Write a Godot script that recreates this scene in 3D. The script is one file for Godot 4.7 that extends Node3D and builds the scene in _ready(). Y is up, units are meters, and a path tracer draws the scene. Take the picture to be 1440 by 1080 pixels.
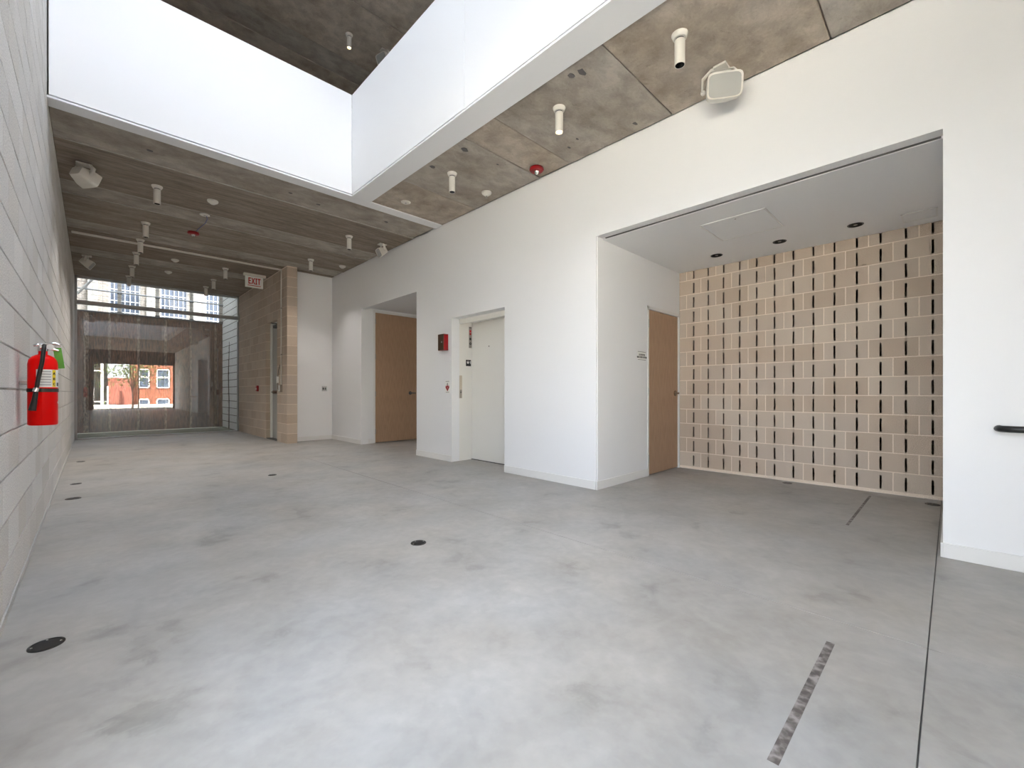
extends Node3D
# A gallery-like ground floor: grey block wall, polished concrete floor, precast concrete ceiling with an
# opening to the floor above, white wall with a lift, doors and a niche closed by a slotted block screen.
# Metres, y up. The camera stands at x = 0, z = 0; the glass end wall is at z = -13.95, the street at z = 8.9.

const CEIL := 3.755      # underside of the ground-floor ceiling
const CEIL2 := 7.2       # underside of the upper ceiling
const XL := -0.295       # face of the grey block wall
const XR := 4.0          # face of the white wall
const ZG := -13.95       # glass end wall
const ZF := 8.9          # street front
const XB := 2.93         # tan block wall of the corridor
const XS := 6.07         # slotted screen wall

var X := Transform3D()
var used := {}
var M := {}
var meshes := {}
var rng := RandomNumberGenerator.new()

# ---------------------------------------------------------------- shapes
func st() -> SurfaceTool:
	var s := SurfaceTool.new()
	s.begin(Mesh.PRIMITIVE_TRIANGLES)
	s.set_smooth_group(-1)
	return s

func tri(s: SurfaceTool, a: Vector3, b: Vector3, c: Vector3) -> void:   # counter-clockwise from the front
	s.add_vertex(X * a); s.add_vertex(X * c); s.add_vertex(X * b)

func qd(s: SurfaceTool, a: Vector3, b: Vector3, c: Vector3, d: Vector3) -> void:
	tri(s, a, b, c); tri(s, a, c, d)

func bx(s: SurfaceTool, x0: float, x1: float, y0: float, y1: float, z0: float, z1: float) -> void:
	s.set_smooth_group(-1)
	var p := func(i, j, k): return Vector3(x1 if i else x0, y1 if j else y0, z1 if k else z0)
	qd(s, p.call(1, 0, 1), p.call(1, 0, 0), p.call(1, 1, 0), p.call(1, 1, 1))
	qd(s, p.call(0, 0, 0), p.call(0, 0, 1), p.call(0, 1, 1), p.call(0, 1, 0))
	qd(s, p.call(0, 1, 1), p.call(1, 1, 1), p.call(1, 1, 0), p.call(0, 1, 0))
	qd(s, p.call(0, 0, 0), p.call(1, 0, 0), p.call(1, 0, 1), p.call(0, 0, 1))
	qd(s, p.call(0, 0, 1), p.call(1, 0, 1), p.call(1, 1, 1), p.call(0, 1, 1))
	qd(s, p.call(1, 0, 0), p.call(0, 0, 0), p.call(0, 1, 0), p.call(1, 1, 0))

func cb(s: SurfaceTool, c: Vector3, z: Vector3, b: float) -> void:   # box with chamfered edges
	s.set_smooth_group(-1)
	var h := z / 2.0
	var v := func(sx, sy, sz, ax):
		var q := Vector3(sx * (h.x - (0.0 if ax == 0 else b)), sy * (h.y - (0.0 if ax == 1 else b)), sz * (h.z - (0.0 if ax == 2 else b)))
		return c + q
	for ax in 3:
		var u := (ax + 1) % 3
		var w := (ax + 2) % 3
		for sg in [-1, 1]:
			var q := []
			for uv in [[-1, -1], [1, -1], [1, 1], [-1, 1]]:
				var k := [0, 0, 0]
				k[ax] = sg; k[u] = uv[0]; k[w] = uv[1]
				q.append(v.call(k[0], k[1], k[2], ax))
			if sg < 0: q.reverse()
			qd(s, q[0], q[1], q[2], q[3])
		for a in [-1, 1]:      # the four edges along this axis
			for d in [-1, 1]:
				var q := []
				for e in [[-1, u], [1, u], [1, w], [-1, w]]:
					var k := [0, 0, 0]
					k[ax] = e[0]; k[u] = a; k[w] = d
					q.append(v.call(k[0], k[1], k[2], e[1]))
				if a * d > 0: q.reverse()
				qd(s, q[0], q[1], q[2], q[3])
	for sx in [-1, 1]:
		for sy in [-1, 1]:
			for sz in [-1, 1]:
				var a: Vector3 = v.call(sx, sy, sz, 0)
				var d: Vector3 = v.call(sx, sy, sz, 1)
				var e: Vector3 = v.call(sx, sy, sz, 2)
				if sx * sy * sz > 0: tri(s, a, d, e)
				else: tri(s, a, e, d)

func lathe(s: SurfaceTool, prof: Array, seg: int, smooth := false, a0 := 0.0, a1 := TAU) -> void:   # (radius, height) from the bottom up, outside to the right
	for i in prof.size() - 1:
		s.set_smooth_group(1 if smooth else i + 1)
		var p: Vector2 = prof[i]
		var q: Vector2 = prof[i + 1]
		for k in seg:
			var a := a0 + (a1 - a0) * k / seg
			var b := a0 + (a1 - a0) * (k + 1) / seg
			var p0 := Vector3(p.x * sin(a), p.y, p.x * cos(a))
			var p1 := Vector3(p.x * sin(b), p.y, p.x * cos(b))
			var q0 := Vector3(q.x * sin(a), q.y, q.x * cos(a))
			var q1 := Vector3(q.x * sin(b), q.y, q.x * cos(b))
			if p.x > 1e-6: tri(s, p0, p1, q1)
			if q.x > 1e-6: tri(s, p0, q1, q0)

func tube(s: SurfaceTool, pts: Array, r, seg := 10, caps := true, flat := 1.0) -> void:   # r: number or one for each point
	var up := Vector3.UP
	var rings := []
	for i in pts.size():
		var t: Vector3 = (pts[mini(i + 1, pts.size() - 1)] - pts[maxi(i - 1, 0)]).normalized()
		if absf(t.dot(up)) > 0.95: up = Vector3.RIGHT if absf(t.x) < 0.9 else Vector3.FORWARD
		var n := (up - t * up.dot(t)).normalized()
		var m := t.cross(n)
		up = n
		var rad: float = r[i] if r is Array else r
		var ring := []
		for k in seg:
			var a := TAU * k / seg
			ring.append(pts[i] + n * cos(a) * rad + m * sin(a) * rad * flat)
		rings.append(ring)
	s.set_smooth_group(1)
	for i in rings.size() - 1:
		for k in seg:
			var l := (k + 1) % seg
			qd(s, rings[i][k], rings[i][l], rings[i + 1][l], rings[i + 1][k])
	if caps:
		s.set_smooth_group(-1)
		for k in range(1, seg - 1):
			tri(s, rings[0][0], rings[0][k + 1], rings[0][k])
			tri(s, rings[-1][0], rings[-1][k], rings[-1][k + 1])

func prism(s: SurfaceTool, poly: Array, z0: float, z1: float) -> void:   # polygon in x, y (counter-clockwise), pulled along z
	s.set_smooth_group(-1)
	var pk := PackedVector2Array(poly)
	var t := Geometry2D.triangulate_polygon(pk)
	for i in range(0, t.size(), 3):
		var a := pk[t[i]]
		var b := pk[t[i + 1]]
		var c := pk[t[i + 2]]
		if (b - a).cross(c - a) < 0:
			var w := b
			b = c; c = w
		tri(s, Vector3(a.x, a.y, z1), Vector3(b.x, b.y, z1), Vector3(c.x, c.y, z1))
		tri(s, Vector3(a.x, a.y, z0), Vector3(c.x, c.y, z0), Vector3(b.x, b.y, z0))
	for i in pk.size():
		var a := pk[i]
		var b := pk[(i + 1) % pk.size()]
		qd(s, Vector3(a.x, a.y, z0), Vector3(b.x, b.y, z0), Vector3(b.x, b.y, z1), Vector3(a.x, a.y, z1))

# ---------------------------------------------------------------- nodes
func numbered(n: String) -> String:
	used[n] = used.get(n, -1) + 1
	return n if used[n] == 0 else "%s_%03d" % [n, used[n]]

func meta(o: Node, label := "", category := "", group := "", kind := "") -> void:
	for kv in [["label", label], ["category", category], ["group", group], ["kind", kind]]:
		if kv[1] != "": o.set_meta(kv[0], kv[1])

func thing(called: String, label: String, category: String, at := Vector3.ZERO, group := "", kind := "") -> Node3D:
	var o := Node3D.new()
	o.name = numbered(called)
	add_child(o)
	o.position = at
	meta(o, label, category, group, kind)
	return o

func part(called: String, s: SurfaceTool, m: Material, parent: Node = self, label := "") -> MeshInstance3D:
	s.generate_normals()
	var o := MeshInstance3D.new()
	o.mesh = s.commit()
	o.material_override = m
	o.name = called if parent != self else numbered(called)
	parent.add_child(o, true)
	if label != "": o.set_meta("label", label)
	return o

func pbox(called: String, m: Material, parent: Node, c: Vector3, z: Vector3, b := 0.0, label := "") -> MeshInstance3D:
	var s := st()
	if b > 0.0: cb(s, c, z, b)
	else: bx(s, c.x - z.x / 2, c.x + z.x / 2, c.y - z.y / 2, c.y + z.y / 2, c.z - z.z / 2, c.z + z.z / 2)
	return part(called, s, m, parent, label)

func setting(called: String, label: String, category: String) -> Node3D:
	return thing(called, label, category, Vector3.ZERO, "", "structure")

func piece(called: String, parent: Node, at: Vector3, size: Vector3, bev: float, m: Material) -> MeshInstance3D:   # alike pieces share a mesh
	var key := "%s|%.4f" % [size.snapped(Vector3.ONE * 0.0005), bev]
	if not meshes.has(key):
		var s := st()
		cb(s, Vector3.ZERO, size, bev)
		s.generate_normals()
		meshes[key] = s.commit()
	var o := MeshInstance3D.new()
	o.mesh = meshes[key]
	o.material_override = m
	o.name = called
	o.position = at
	parent.add_child(o, true)
	return o

func words(called: String, text: String, size: float, m: Material, parent: Node, at: Vector3, turn: Basis, bold := 700) -> MeshInstance3D:
	var f := SystemFont.new()
	f.font_names = PackedStringArray(["Droid Sans"])
	f.font_weight = bold
	var t := TextMesh.new()
	t.text = text
	t.font = f
	t.font_size = 64
	t.pixel_size = size / 46.0
	t.depth = 0.002
	t.curve_step = 3.0
	var o := MeshInstance3D.new()
	o.mesh = t
	o.material_override = m
	o.name = called
	o.transform = Transform3D(turn, at)
	parent.add_child(o, true)
	return o

# ---------------------------------------------------------------- materials
func flat_mat(c: Color, rough := 0.6, metal := 0.0) -> StandardMaterial3D:
	var m := StandardMaterial3D.new()
	m.albedo_color = c
	m.roughness = rough
	m.metallic = metal
	return m

func noise_tex(sd: int, freq: float, cols: Array, offs: Array, oct := 4, size := 512, kind := FastNoiseLite.TYPE_SIMPLEX_SMOOTH) -> NoiseTexture2D:
	var n := FastNoiseLite.new()
	n.seed = sd
	n.noise_type = kind
	n.frequency = freq
	n.fractal_octaves = oct
	var t := NoiseTexture2D.new()
	t.width = size; t.height = size
	t.seamless = true
	t.seamless_blend_skirt = 0.2
	t.noise = n
	if cols.size():
		var g := Gradient.new()
		g.offsets = PackedFloat32Array(offs)
		g.colors = PackedColorArray(cols)
		t.color_ramp = g
	return t

func tri_mat(c: Color, tex: Texture2D, scale: Vector3, rough := 0.7, bump: Texture2D = null, depth := 0.0) -> StandardMaterial3D:
	var m := flat_mat(c, rough)
	m.albedo_texture = tex
	m.uv1_triplanar = true
	m.uv1_world_triplanar = true
	m.uv1_triplanar_sharpness = 8.0
	m.uv1_scale = scale
	if bump:
		m.heightmap_enabled = true
		m.heightmap_texture = bump
		m.heightmap_scale = depth
	return m

func pale(v: float, w := 0.0) -> Color:
	return Color(v, v - w * 0.5, v - w)

func floor_texture() -> ImageTexture:      # mottled power-trowelled concrete, 7 m a side
	var size := 1024
	var layers := []
	for a in [[11, 0.004, 3], [12, 0.012, 4], [13, 0.05, 4], [14, 0.006, 3], [15, 0.11, 2]]:
		var n := FastNoiseLite.new()
		n.seed = a[0]; n.frequency = a[1]; n.fractal_octaves = a[2]
		n.noise_type = FastNoiseLite.TYPE_SIMPLEX_SMOOTH
		if a[0] == 12 or a[0] == 13:
			n.domain_warp_enabled = true
			n.domain_warp_amplitude = 45.0
			n.domain_warp_frequency = 0.01
		var im := n.get_seamless_image(size, size)
		im.convert(Image.FORMAT_L8)
		layers.append(im.get_data())
	var out := PackedByteArray()
	out.resize(size * size * 3)
	var l0: PackedByteArray = layers[0]
	var l1: PackedByteArray = layers[1]
	var l2: PackedByteArray = layers[2]
	var l3: PackedByteArray = layers[3]
	var l4: PackedByteArray = layers[4]
	for i in size * size:
		var a := l0[i] / 255.0 - 0.5
		var b := l1[i] / 255.0 - 0.5
		var c := l2[i] / 255.0 - 0.5
		var w := l3[i] / 255.0 - 0.5
		var v := 0.90 + 0.07 * a + 0.085 * b + 0.07 * c + 0.035 * (l4[i] / 255.0 - 0.5)
		if b < -0.26: v += (b + 0.26) * 0.45          # scuffed darker smears
		out[i * 3] = clampi(int(255.0 * (v + 0.022 * w + 0.006)), 0, 255)
		out[i * 3 + 1] = clampi(int(255.0 * v), 0, 255)
		out[i * 3 + 2] = clampi(int(255.0 * (v - 0.03 * w - 0.012)), 0, 255)
	return ImageTexture.create_from_image(Image.create_from_data(size, size, false, Image.FORMAT_RGB8, out))

func mottle(bands: Array, warp: float, hue: float) -> ImageTexture:      # neutral stained-concrete pattern; bands: seed, frequency, octaves, share
	var size := 1024
	var data := []
	for a in bands:
		var n := FastNoiseLite.new()
		n.seed = a[0]; n.frequency = a[1]; n.fractal_octaves = a[2]
		n.noise_type = FastNoiseLite.TYPE_SIMPLEX_SMOOTH
		n.domain_warp_enabled = true
		n.domain_warp_amplitude = warp
		n.domain_warp_frequency = 0.012
		var im := n.get_seamless_image(size, size)
		im.convert(Image.FORMAT_L8)
		data.append(im.get_data())
	var d0: PackedByteArray = data[0]
	var d1: PackedByteArray = data[1]
	var d2: PackedByteArray = data[2]
	var k0: float = bands[0][3] / 127.0
	var k1: float = bands[1][3] / 127.0
	var k2: float = bands[2][3] / 127.0
	var out := PackedByteArray()
	out.resize(size * size * 3)
	for i in size * size:
		var a := (d0[i] - 128) * k0
		var v := 0.87 + a + (d1[i] - 128) * k1 + (d2[i] - 128) * k2
		if d2[i] < 34: v -= 0.10
		out[i * 3] = clampi(int(255.0 * (v - hue * a * 4.0)), 0, 255)
		out[i * 3 + 1] = clampi(int(255.0 * v), 0, 255)
		out[i * 3 + 2] = clampi(int(255.0 * (v + hue * a * 5.0)), 0, 255)
	return ImageTexture.create_from_image(Image.create_from_data(size, size, false, Image.FORMAT_RGB8, out))

func make_materials() -> void:
	var grit := noise_tex(3, 0.09, [], [], 3, 256)
	var speck := noise_tex(4, 0.12, [Color(0.80, 0.80, 0.80), Color(0.93, 0.93, 0.93), Color.WHITE], [0.15, 0.5, 0.8], 5)
	var cloudy := noise_tex(5, 0.02, [Color(0.90, 0.90, 0.89), Color.WHITE], [0.25, 0.7], 5)
	M.white = flat_mat(Color(0.922, 0.922, 0.924), 0.62)
	M.white.metallic_specular = 0.35
	M.white_gloss = flat_mat(Color(0.90, 0.895, 0.885), 0.38)
	M.fixture = flat_mat(Color(0.86, 0.845, 0.81), 0.42)
	M.floor = tri_mat(Color(0.70, 0.69, 0.675), floor_texture(), Vector3.ONE / 7.0, 0.36)
	M.floor.roughness_texture = noise_tex(21, 0.012, [Color(0.85, 0.85, 0.85), Color.WHITE], [0.25, 0.75], 4)
	M.floor.roughness = 0.52
	M.gap = flat_mat(Color(0.44, 0.43, 0.415), 0.9)
	# grey painted-looking block of the long wall, four tones
	var k := 0
	M.grey_block = []
	for c in [Color(0.945, 0.93, 0.91), Color(0.915, 0.90, 0.875), Color(0.965, 0.955, 0.94), Color(0.93, 0.92, 0.905)]:
		M.grey_block.append(tri_mat(c, speck, Vector3.ONE * (1.3 + 0.1 * k), 0.85, grit, 0.05)); k += 1
	M.grey_mortar = tri_mat(Color(0.84, 0.83, 0.81), speck, Vector3.ONE * 2.0, 0.9)
	M.tan_block = []
	for c in [Color(0.825, 0.75, 0.67), Color(0.80, 0.725, 0.645), Color(0.84, 0.775, 0.70), Color(0.815, 0.75, 0.68)]:
		M.tan_block.append(tri_mat(c, speck, Vector3.ONE * (1.5 + 0.1 * k), 0.88, grit, 0.06)); k += 1
	M.tan_mortar = tri_mat(Color(0.97, 0.905, 0.83), speck, Vector3.ONE * 2.0, 0.9)
	M.out_block = tri_mat(Color(0.88, 0.89, 0.88), speck, Vector3.ONE * 1.4, 0.85, grit, 0.05)
	# precast ceiling: streaks run along the planks
	var streak := mottle([[71, 0.008, 3, 0.10], [72, 0.03, 4, 0.10], [73, 0.14, 3, 0.10]], 20.0, 0.02)
	var blotch := mottle([[81, 0.005, 3, 0.10], [82, 0.016, 5, 0.09], [83, 0.10, 3, 0.05]], 60.0, 0.03)
	M.plank_dark = tri_mat(Color(0.63, 0.575, 0.515), streak, Vector3(0.075, 0.4, 0.55), 0.8)
	M.plank_mid = tri_mat(Color(0.66, 0.61, 0.55), streak, Vector3(0.09, 0.4, 0.48), 0.8)
	M.plank_pale = tri_mat(Color(0.74, 0.70, 0.65), blotch, Vector3(0.21, 0.4, 0.33), 0.8)
	M.plank_strip = tri_mat(Color(0.79, 0.735, 0.67), blotch, Vector3(0.26, 0.4, 0.30), 0.8)
	var grain := noise_tex(9, 0.045, [Color(0.90, 0.89, 0.88), Color(0.96, 0.955, 0.95), Color.WHITE], [0.2, 0.5, 0.8], 4)
	M.oak = tri_mat(Color(0.73, 0.60, 0.485), grain, Vector3(3.0, 0.16, 3.0), 0.5)
	var rough_grain := noise_tex(10, 0.03, [Color(0.45, 0.42, 0.40), Color(0.78, 0.75, 0.72), Color.WHITE], [0.2, 0.5, 0.85], 5)
	M.fence = [tri_mat(Color(0.47, 0.325, 0.235), rough_grain, Vector3(1.6, 0.25, 1.6), 0.75), tri_mat(Color(0.41, 0.285, 0.205), rough_grain, Vector3(1.3, 0.22, 1.3), 0.75)]
	M.batten = tri_mat(Color(0.60, 0.52, 0.45), rough_grain, Vector3(1.6, 0.5, 1.6), 0.8)
	M.steel = flat_mat(Color(0.62, 0.63, 0.63), 0.42, 0.55)
	M.steel_dark = flat_mat(Color(0.36, 0.36, 0.36), 0.5, 0.4)
	M.frame = flat_mat(Color(0.66, 0.67, 0.67), 0.4, 0.3)
	M.chrome = flat_mat(Color(0.86, 0.86, 0.86), 0.16, 1.0)
	M.satin = flat_mat(Color(0.62, 0.60, 0.57), 0.32, 0.9)
	M.bronze = flat_mat(Color(0.36, 0.27, 0.20), 0.35, 0.7)
	M.black = flat_mat(Color(0.055, 0.055, 0.055), 0.38)
	M.matt_black = flat_mat(Color(0.04, 0.04, 0.04), 0.85)
	M.red = flat_mat(Color(0.95, 0.015, 0.01), 0.3)
	M.red.metallic_specular = 0.3
	M.red_dark = flat_mat(Color(0.58, 0.03, 0.06), 0.3)
	M.sign_red = flat_mat(Color(0.74, 0.04, 0.08), 0.5)
	M.paper = flat_mat(Color(0.92, 0.92, 0.90), 0.6)
	M.yellow = flat_mat(Color(0.95, 0.85, 0.08), 0.5)
	M.green = flat_mat(Color(0.36, 0.66, 0.22), 0.5)
	M.grille = flat_mat(Color(0.66, 0.66, 0.645), 0.7)
	M.metal_door = flat_mat(Color(0.91, 0.90, 0.875), 0.36)
	M.tape = tri_mat(Color(0.58, 0.555, 0.535), noise_tex(31, 0.06, [Color(0.6, 0.58, 0.57), Color(1, 1, 1)], [0.3, 0.7], 4, 256, FastNoiseLite.TYPE_CELLULAR), Vector3.ONE * 1.6, 0.7)
	var g := StandardMaterial3D.new()          # clear pane
	g.albedo_color = Color(0.92, 0.96, 0.94, 0.03)
	g.transparency = BaseMaterial3D.TRANSPARENCY_ALPHA
	g.roughness = 0.0
	M.glass = g
	M.soil = tri_mat(Color(0.33, 0.33, 0.25), speck, Vector3.ONE, 0.95)
	M.asphalt = tri_mat(Color(0.40, 0.40, 0.40), speck, Vector3.ONE * 0.5, 0.9)
	M.paving = tri_mat(Color(0.80, 0.79, 0.76), cloudy, Vector3.ONE * 0.4, 0.9)
	M.pale_brick = tri_mat(Color(0.80, 0.765, 0.72), noise_tex(33, 0.05, [Color(0.7, 0.67, 0.64), Color.WHITE], [0.2, 0.8], 4, 256), Vector3(0.5, 2.2, 0.5), 0.9)
	M.red_brick = tri_mat(Color(0.66, 0.42, 0.33), noise_tex(34, 0.05, [Color(0.6, 0.55, 0.5), Color.WHITE], [0.2, 0.8], 4, 256), Vector3(0.5, 1.5, 0.5), 0.9)
	M.concrete = tri_mat(Color(0.74, 0.72, 0.68), cloudy, Vector3.ONE * 0.6, 0.85)
	M.pane_dark = flat_mat(Color(0.30, 0.35, 0.42), 0.08)
	M.bark = tri_mat(Color(0.30, 0.24, 0.19), rough_grain, Vector3(2, 0.6, 2), 0.9)
	M.leaf = flat_mat(Color(0.30, 0.38, 0.17), 0.7)
	M.leaf.backlight_enabled = true
	M.leaf.backlight = Color(0.3, 0.4, 0.1)
	M.render_dark = tri_mat(Color(0.34, 0.36, 0.34), cloudy, Vector3.ONE * 0.5, 0.9)
	M.lamp = flat_mat(Color(1, 0.95, 0.85), 0.5)
	M.lamp.emission_enabled = true
	M.lamp.emission = Color(1.0, 0.88, 0.68)
	M.lamp.emission_energy_multiplier = 0.5

# ================================================================ the scene
func _ready() -> void:
	rng.seed = 7
	camera_and_light()
	make_materials()
	shell()
	left_wall()
	ceilings()
	upper_floor()
	niche()
	side_doors()
	lift()
	corridor_wall()
	glass_wall()
	courtyard()
	street()
	ceiling_fittings()
	wall_fittings()
	floor_fittings()

func camera_and_light() -> void:
	var cam := Camera3D.new()
	cam.name = "camera"
	cam.position = Vector3(0, 1.08, 0)
	cam.rotation.y = -atan(590.0 / 604.0)
	cam.projection = Camera3D.PROJECTION_FRUSTUM      # rising lens: uprights stay upright
	cam.near = 0.05
	cam.far = 200.0
	cam.size = 2.0 * 540.0 / 604.0 * cam.near
	cam.frustum_offset = Vector2(0, 12.0 / 604.0 * cam.near)
	add_child(cam)
	cam.current = true
	var sky_look := ProceduralSkyMaterial.new()
	sky_look.sky_top_color = Color(0.86, 0.90, 0.96)
	sky_look.sky_horizon_color = Color(0.95, 0.96, 0.97)
	sky_look.ground_bottom_color = Color(0.45, 0.44, 0.42)
	sky_look.ground_horizon_color = Color(0.6, 0.6, 0.58)
	sky_look.sun_angle_max = 1.0
	var env := Environment.new()
	env.background_mode = Environment.BG_SKY
	env.sky = Sky.new()
	env.sky.sky_material = sky_look
	env.tonemap_mode = Environment.TONE_MAPPER_LINEAR
	env.tonemap_exposure = 12.2
	env.sdfgi_enabled = true
	env.ssao_enabled = true
	env.ssil_enabled = true
	var we := WorldEnvironment.new()
	we.name = "world"
	we.environment = env
	add_child(we)
	var sun := DirectionalLight3D.new()
	sun.name = "sun"
	sun.light_color = Color(1.0, 0.97, 0.92)
	sun.light_energy = 4.0
	sun.light_angular_distance = 0.6
	sun.shadow_enabled = true
	sun.look_at_from_position(Vector3.ZERO, Vector3(0.42, -0.95, 0.42))
	add_child(sun)

func shell() -> void:
	var f := setting("floor", "polished grey concrete floor with saw-cut joints and scuffs", "floor")
	var xs := [XL, 2.52, 6.2]
	var zs := [-14.0, -7.4, -0.07, ZF]
	for i in 2:
		for j in 3:
			var s := st()
			cb(s, Vector3((xs[i] + xs[i + 1]) / 2, -0.06, (zs[j] + zs[j + 1]) / 2), Vector3(xs[i + 1] - xs[i] - (0.002 if j == 2 else 0.005), 0.12, zs[j + 1] - zs[j] - (0.0045 if j else 0.001)), 0.0008)
			part("slab", s, M.floor, f)
	pbox("joint_filler", M.gap, f, Vector3(2.95, -0.09, -2.5), Vector3(6.4, 0.15, 22.6))
	# white wall with three openings
	var w := setting("wall_right", "long white plaster wall with openings for niche, lift and door", "wall")
	var s := st()
	for a in [[-10.25, -8.58, 0.0], [-8.58, -6.45, 2.82], [-6.45, -5.44, 0.0], [-5.44, -4.24, 2.24], [-4.24, -2.76, 0.0], [-2.76, -0.04, 2.815], [-0.04, ZF, 0.0]]:
		bx(s, XR, XR + (0.105 if a[2] > 2.5 else 0.15), a[2], CEIL + 0.02, a[0], a[1])
	part("plaster", s, M.white, w)
	var b := setting("wall_back", "short white plaster wall between tan block pier and long white wall", "wall")
	pbox("plaster", M.white, b, Vector3(3.56, (CEIL + 0.02) / 2 - 0.0, -10.17), Vector3(0.9, CEIL + 0.02, 0.14))
	var fr := setting("wall_front", "dark timber-clad street front wall with large glazed openings", "wall")
	s = st()
	bx(s, -0.6, 0.0, -0.1, CEIL2 + 0.3, ZF, ZF + 0.3)
	bx(s, 3.97, 6.4, -0.1, CEIL2 + 0.3, ZF, ZF + 0.3)
	bx(s, 0.0, 3.97, 2.95, 4.25, ZF, ZF + 0.3)
	bx(s, 0.0, 3.97, 6.95, CEIL2 + 0.3, ZF, ZF + 0.3)
	part("cladding", s, M.fence[1], fr)
	for a in [["window_2", 0.02, 2.95, "tall glazed shopfront with one dark mullion facing the street"], ["window_3", 4.25, 6.95, "wide upper window facing the street"]]:
		var win := setting(a[0], a[3], "window")
		s = st()
		for x in [0.03, 2.14, 3.94]: bx(s, x - 0.03, x + 0.03, a[1], a[2], ZF + 0.1, ZF + 0.2)
		bx(s, 0.0, 3.97, a[1], a[1] + 0.05, ZF + 0.1, ZF + 0.2)
		bx(s, 0.0, 3.97, a[2] - 0.06, a[2], ZF + 0.1, ZF + 0.2)
		part("window_frame", s, M.steel_dark, win)
		for x in [[0.06, 2.11], [2.17, 3.91]]:
			pbox("pane", M.glass, win, Vector3((x[0] + x[1]) / 2, (a[1] + a[2]) / 2, ZF + 0.15), Vector3(x[1] - x[0], a[2] - a[1] - 0.1, 0.008))
	# skirting boards along the white walls
	var bb := setting("baseboard_right", "white skirting board along the foot of the long white wall", "baseboard")
	for z in [[-10.1, -8.585], [-6.445, -5.445], [-4.235, -2.765], [-0.035, ZF]]:
		pbox("board", M.white_gloss, bb, Vector3(XR - 0.0055, 0.0475, (z[0] + z[1]) / 2), Vector3(0.013, 0.095, z[1] - z[0] + 0.01), 0.002)
	var bk := setting("baseboard_back", "white skirting board below the short white wall", "baseboard")
	pbox("board", M.white_gloss, bk, Vector3(3.56, 0.0475, -10.0935), Vector3(0.85, 0.095, 0.013), 0.002)

# block walls -----------------------------------------------------------------
func seen_size(p: Vector3, area: float, n: Vector3) -> float:      # how large a piece shows from where the photograph was taken
	var eye := Vector3(0, 1.08, 0)
	var yaw := atan(590.0 / 604.0)
	var d := (p - eye)
	var deep := d.x * sin(yaw) - d.z * cos(yaw)
	var side := d.x * cos(yaw) + d.z * sin(yaw)
	if deep < 0.3 or absf(side / deep) > 1.35 or absf(d.y / deep) > 1.1: return 0.0
	return area * absf(n.dot(d.normalized())) / d.length_squared()

func left_wall() -> void:
	var w := setting("wall_left", "long grey concrete block wall beside the polished floor", "wall")
	var zw := -1.75         # an unseen side window, added to light the room, runs from here ...
	var zv := 1.25           # ... to here
	var bed := st()
	bx(bed, XL - 0.30, XL - 0.010, -0.1, 7.5, -16.2, zw)
	bx(bed, XL - 0.30, XL - 0.010, 3.14, 7.5, zw, zv)
	bx(bed, XL - 0.30, XL, -0.1, 0.40, zw, zv)
	bx(bed, XL - 0.30, XL - 0.010, -0.1, 7.5, zv, ZF)
	part("mortar_bed", bed, M.grey_mortar, w)
	pbox("footing", M.grey_mortar, w, Vector3(XL - 0.02, 0.018, (zw - 16.2) / 2), Vector3(0.048, 0.036, 16.2 + zw))
	var win := setting("window_5", "unseen side window added in the grey block wall to light the room and niche", "window")
	var fr := st()
	bx(fr, XL - 0.22, XL - 0.12, 0.40, 0.46, zw, zv); bx(fr, XL - 0.22, XL - 0.12, 3.08, 3.14, zw, zv)
	for i in 3: bx(fr, XL - 0.22, XL - 0.12, 0.40, 3.14, zw + (zv - zw - 0.06) * i / 2.0, zw + 0.06 + (zv - zw - 0.06) * i / 2.0)
	part("window_frame", fr, M.steel_dark, win)
	for i in 2: pbox("pane", M.glass, win, Vector3(XL - 0.17, 1.77, zw + 0.03 + (zv - zw - 0.06) * (i + 0.5) / 2.0), Vector3(0.008, 2.62, (zv - zw - 0.06) / 2.0 - 0.06))
	var pitch := 0.396
	var rise := 0.2115
	var list := []
	var vert := st()
	for k in 35:
		var y0 := 0.04 + rise * k
		var z := -3.06 - (0.0 if k % 2 == 0 else 0.19) - pitch * 33
		while z < ZF:
			var p := Vector3(XL - 0.045, y0 + rise / 2, z + pitch / 2)
			if p.z > zw - 0.2 and p.z < zv + 0.2 and p.y < 3.2:
				z += pitch
				continue
			list.append([seen_size(p, 1.0, Vector3.RIGHT), p, rng.randi() % 4])
			if y0 < CEIL + 1.5 and z < -1.5: bx(vert, XL - 0.02, XL - 0.0012, y0 + 0.005, y0 + rise - 0.005, z - 0.0045, z + 0.0045)
			z += pitch
	part("head_joints", vert, M.grey_block[2], w).set_meta("kind", "stuff")
	list.sort_custom(func(a, b): return a[0] > b[0])
	var size := Vector3(0.09, rise - 0.0105, pitch - 0.007)
	var rest := [st(), st()]
	for i in list.size():
		if i < 300:
			piece("block", w, list[i][1] + Vector3(rng.randf_range(-0.0008, 0.0008), 0, 0), size, 0.0015, M.grey_block[list[i][2]])
		else:
			var p: Vector3 = list[i][1]
			bx(rest[i % 2], p.x - size.x / 2, p.x + size.x / 2, p.y - size.y / 2, p.y + size.y / 2, p.z - size.z / 2, p.z + size.z / 2)
	for i in 2:
		part("further_blocks", rest[i], M.grey_block[i], w).set_meta("kind", "stuff")

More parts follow.
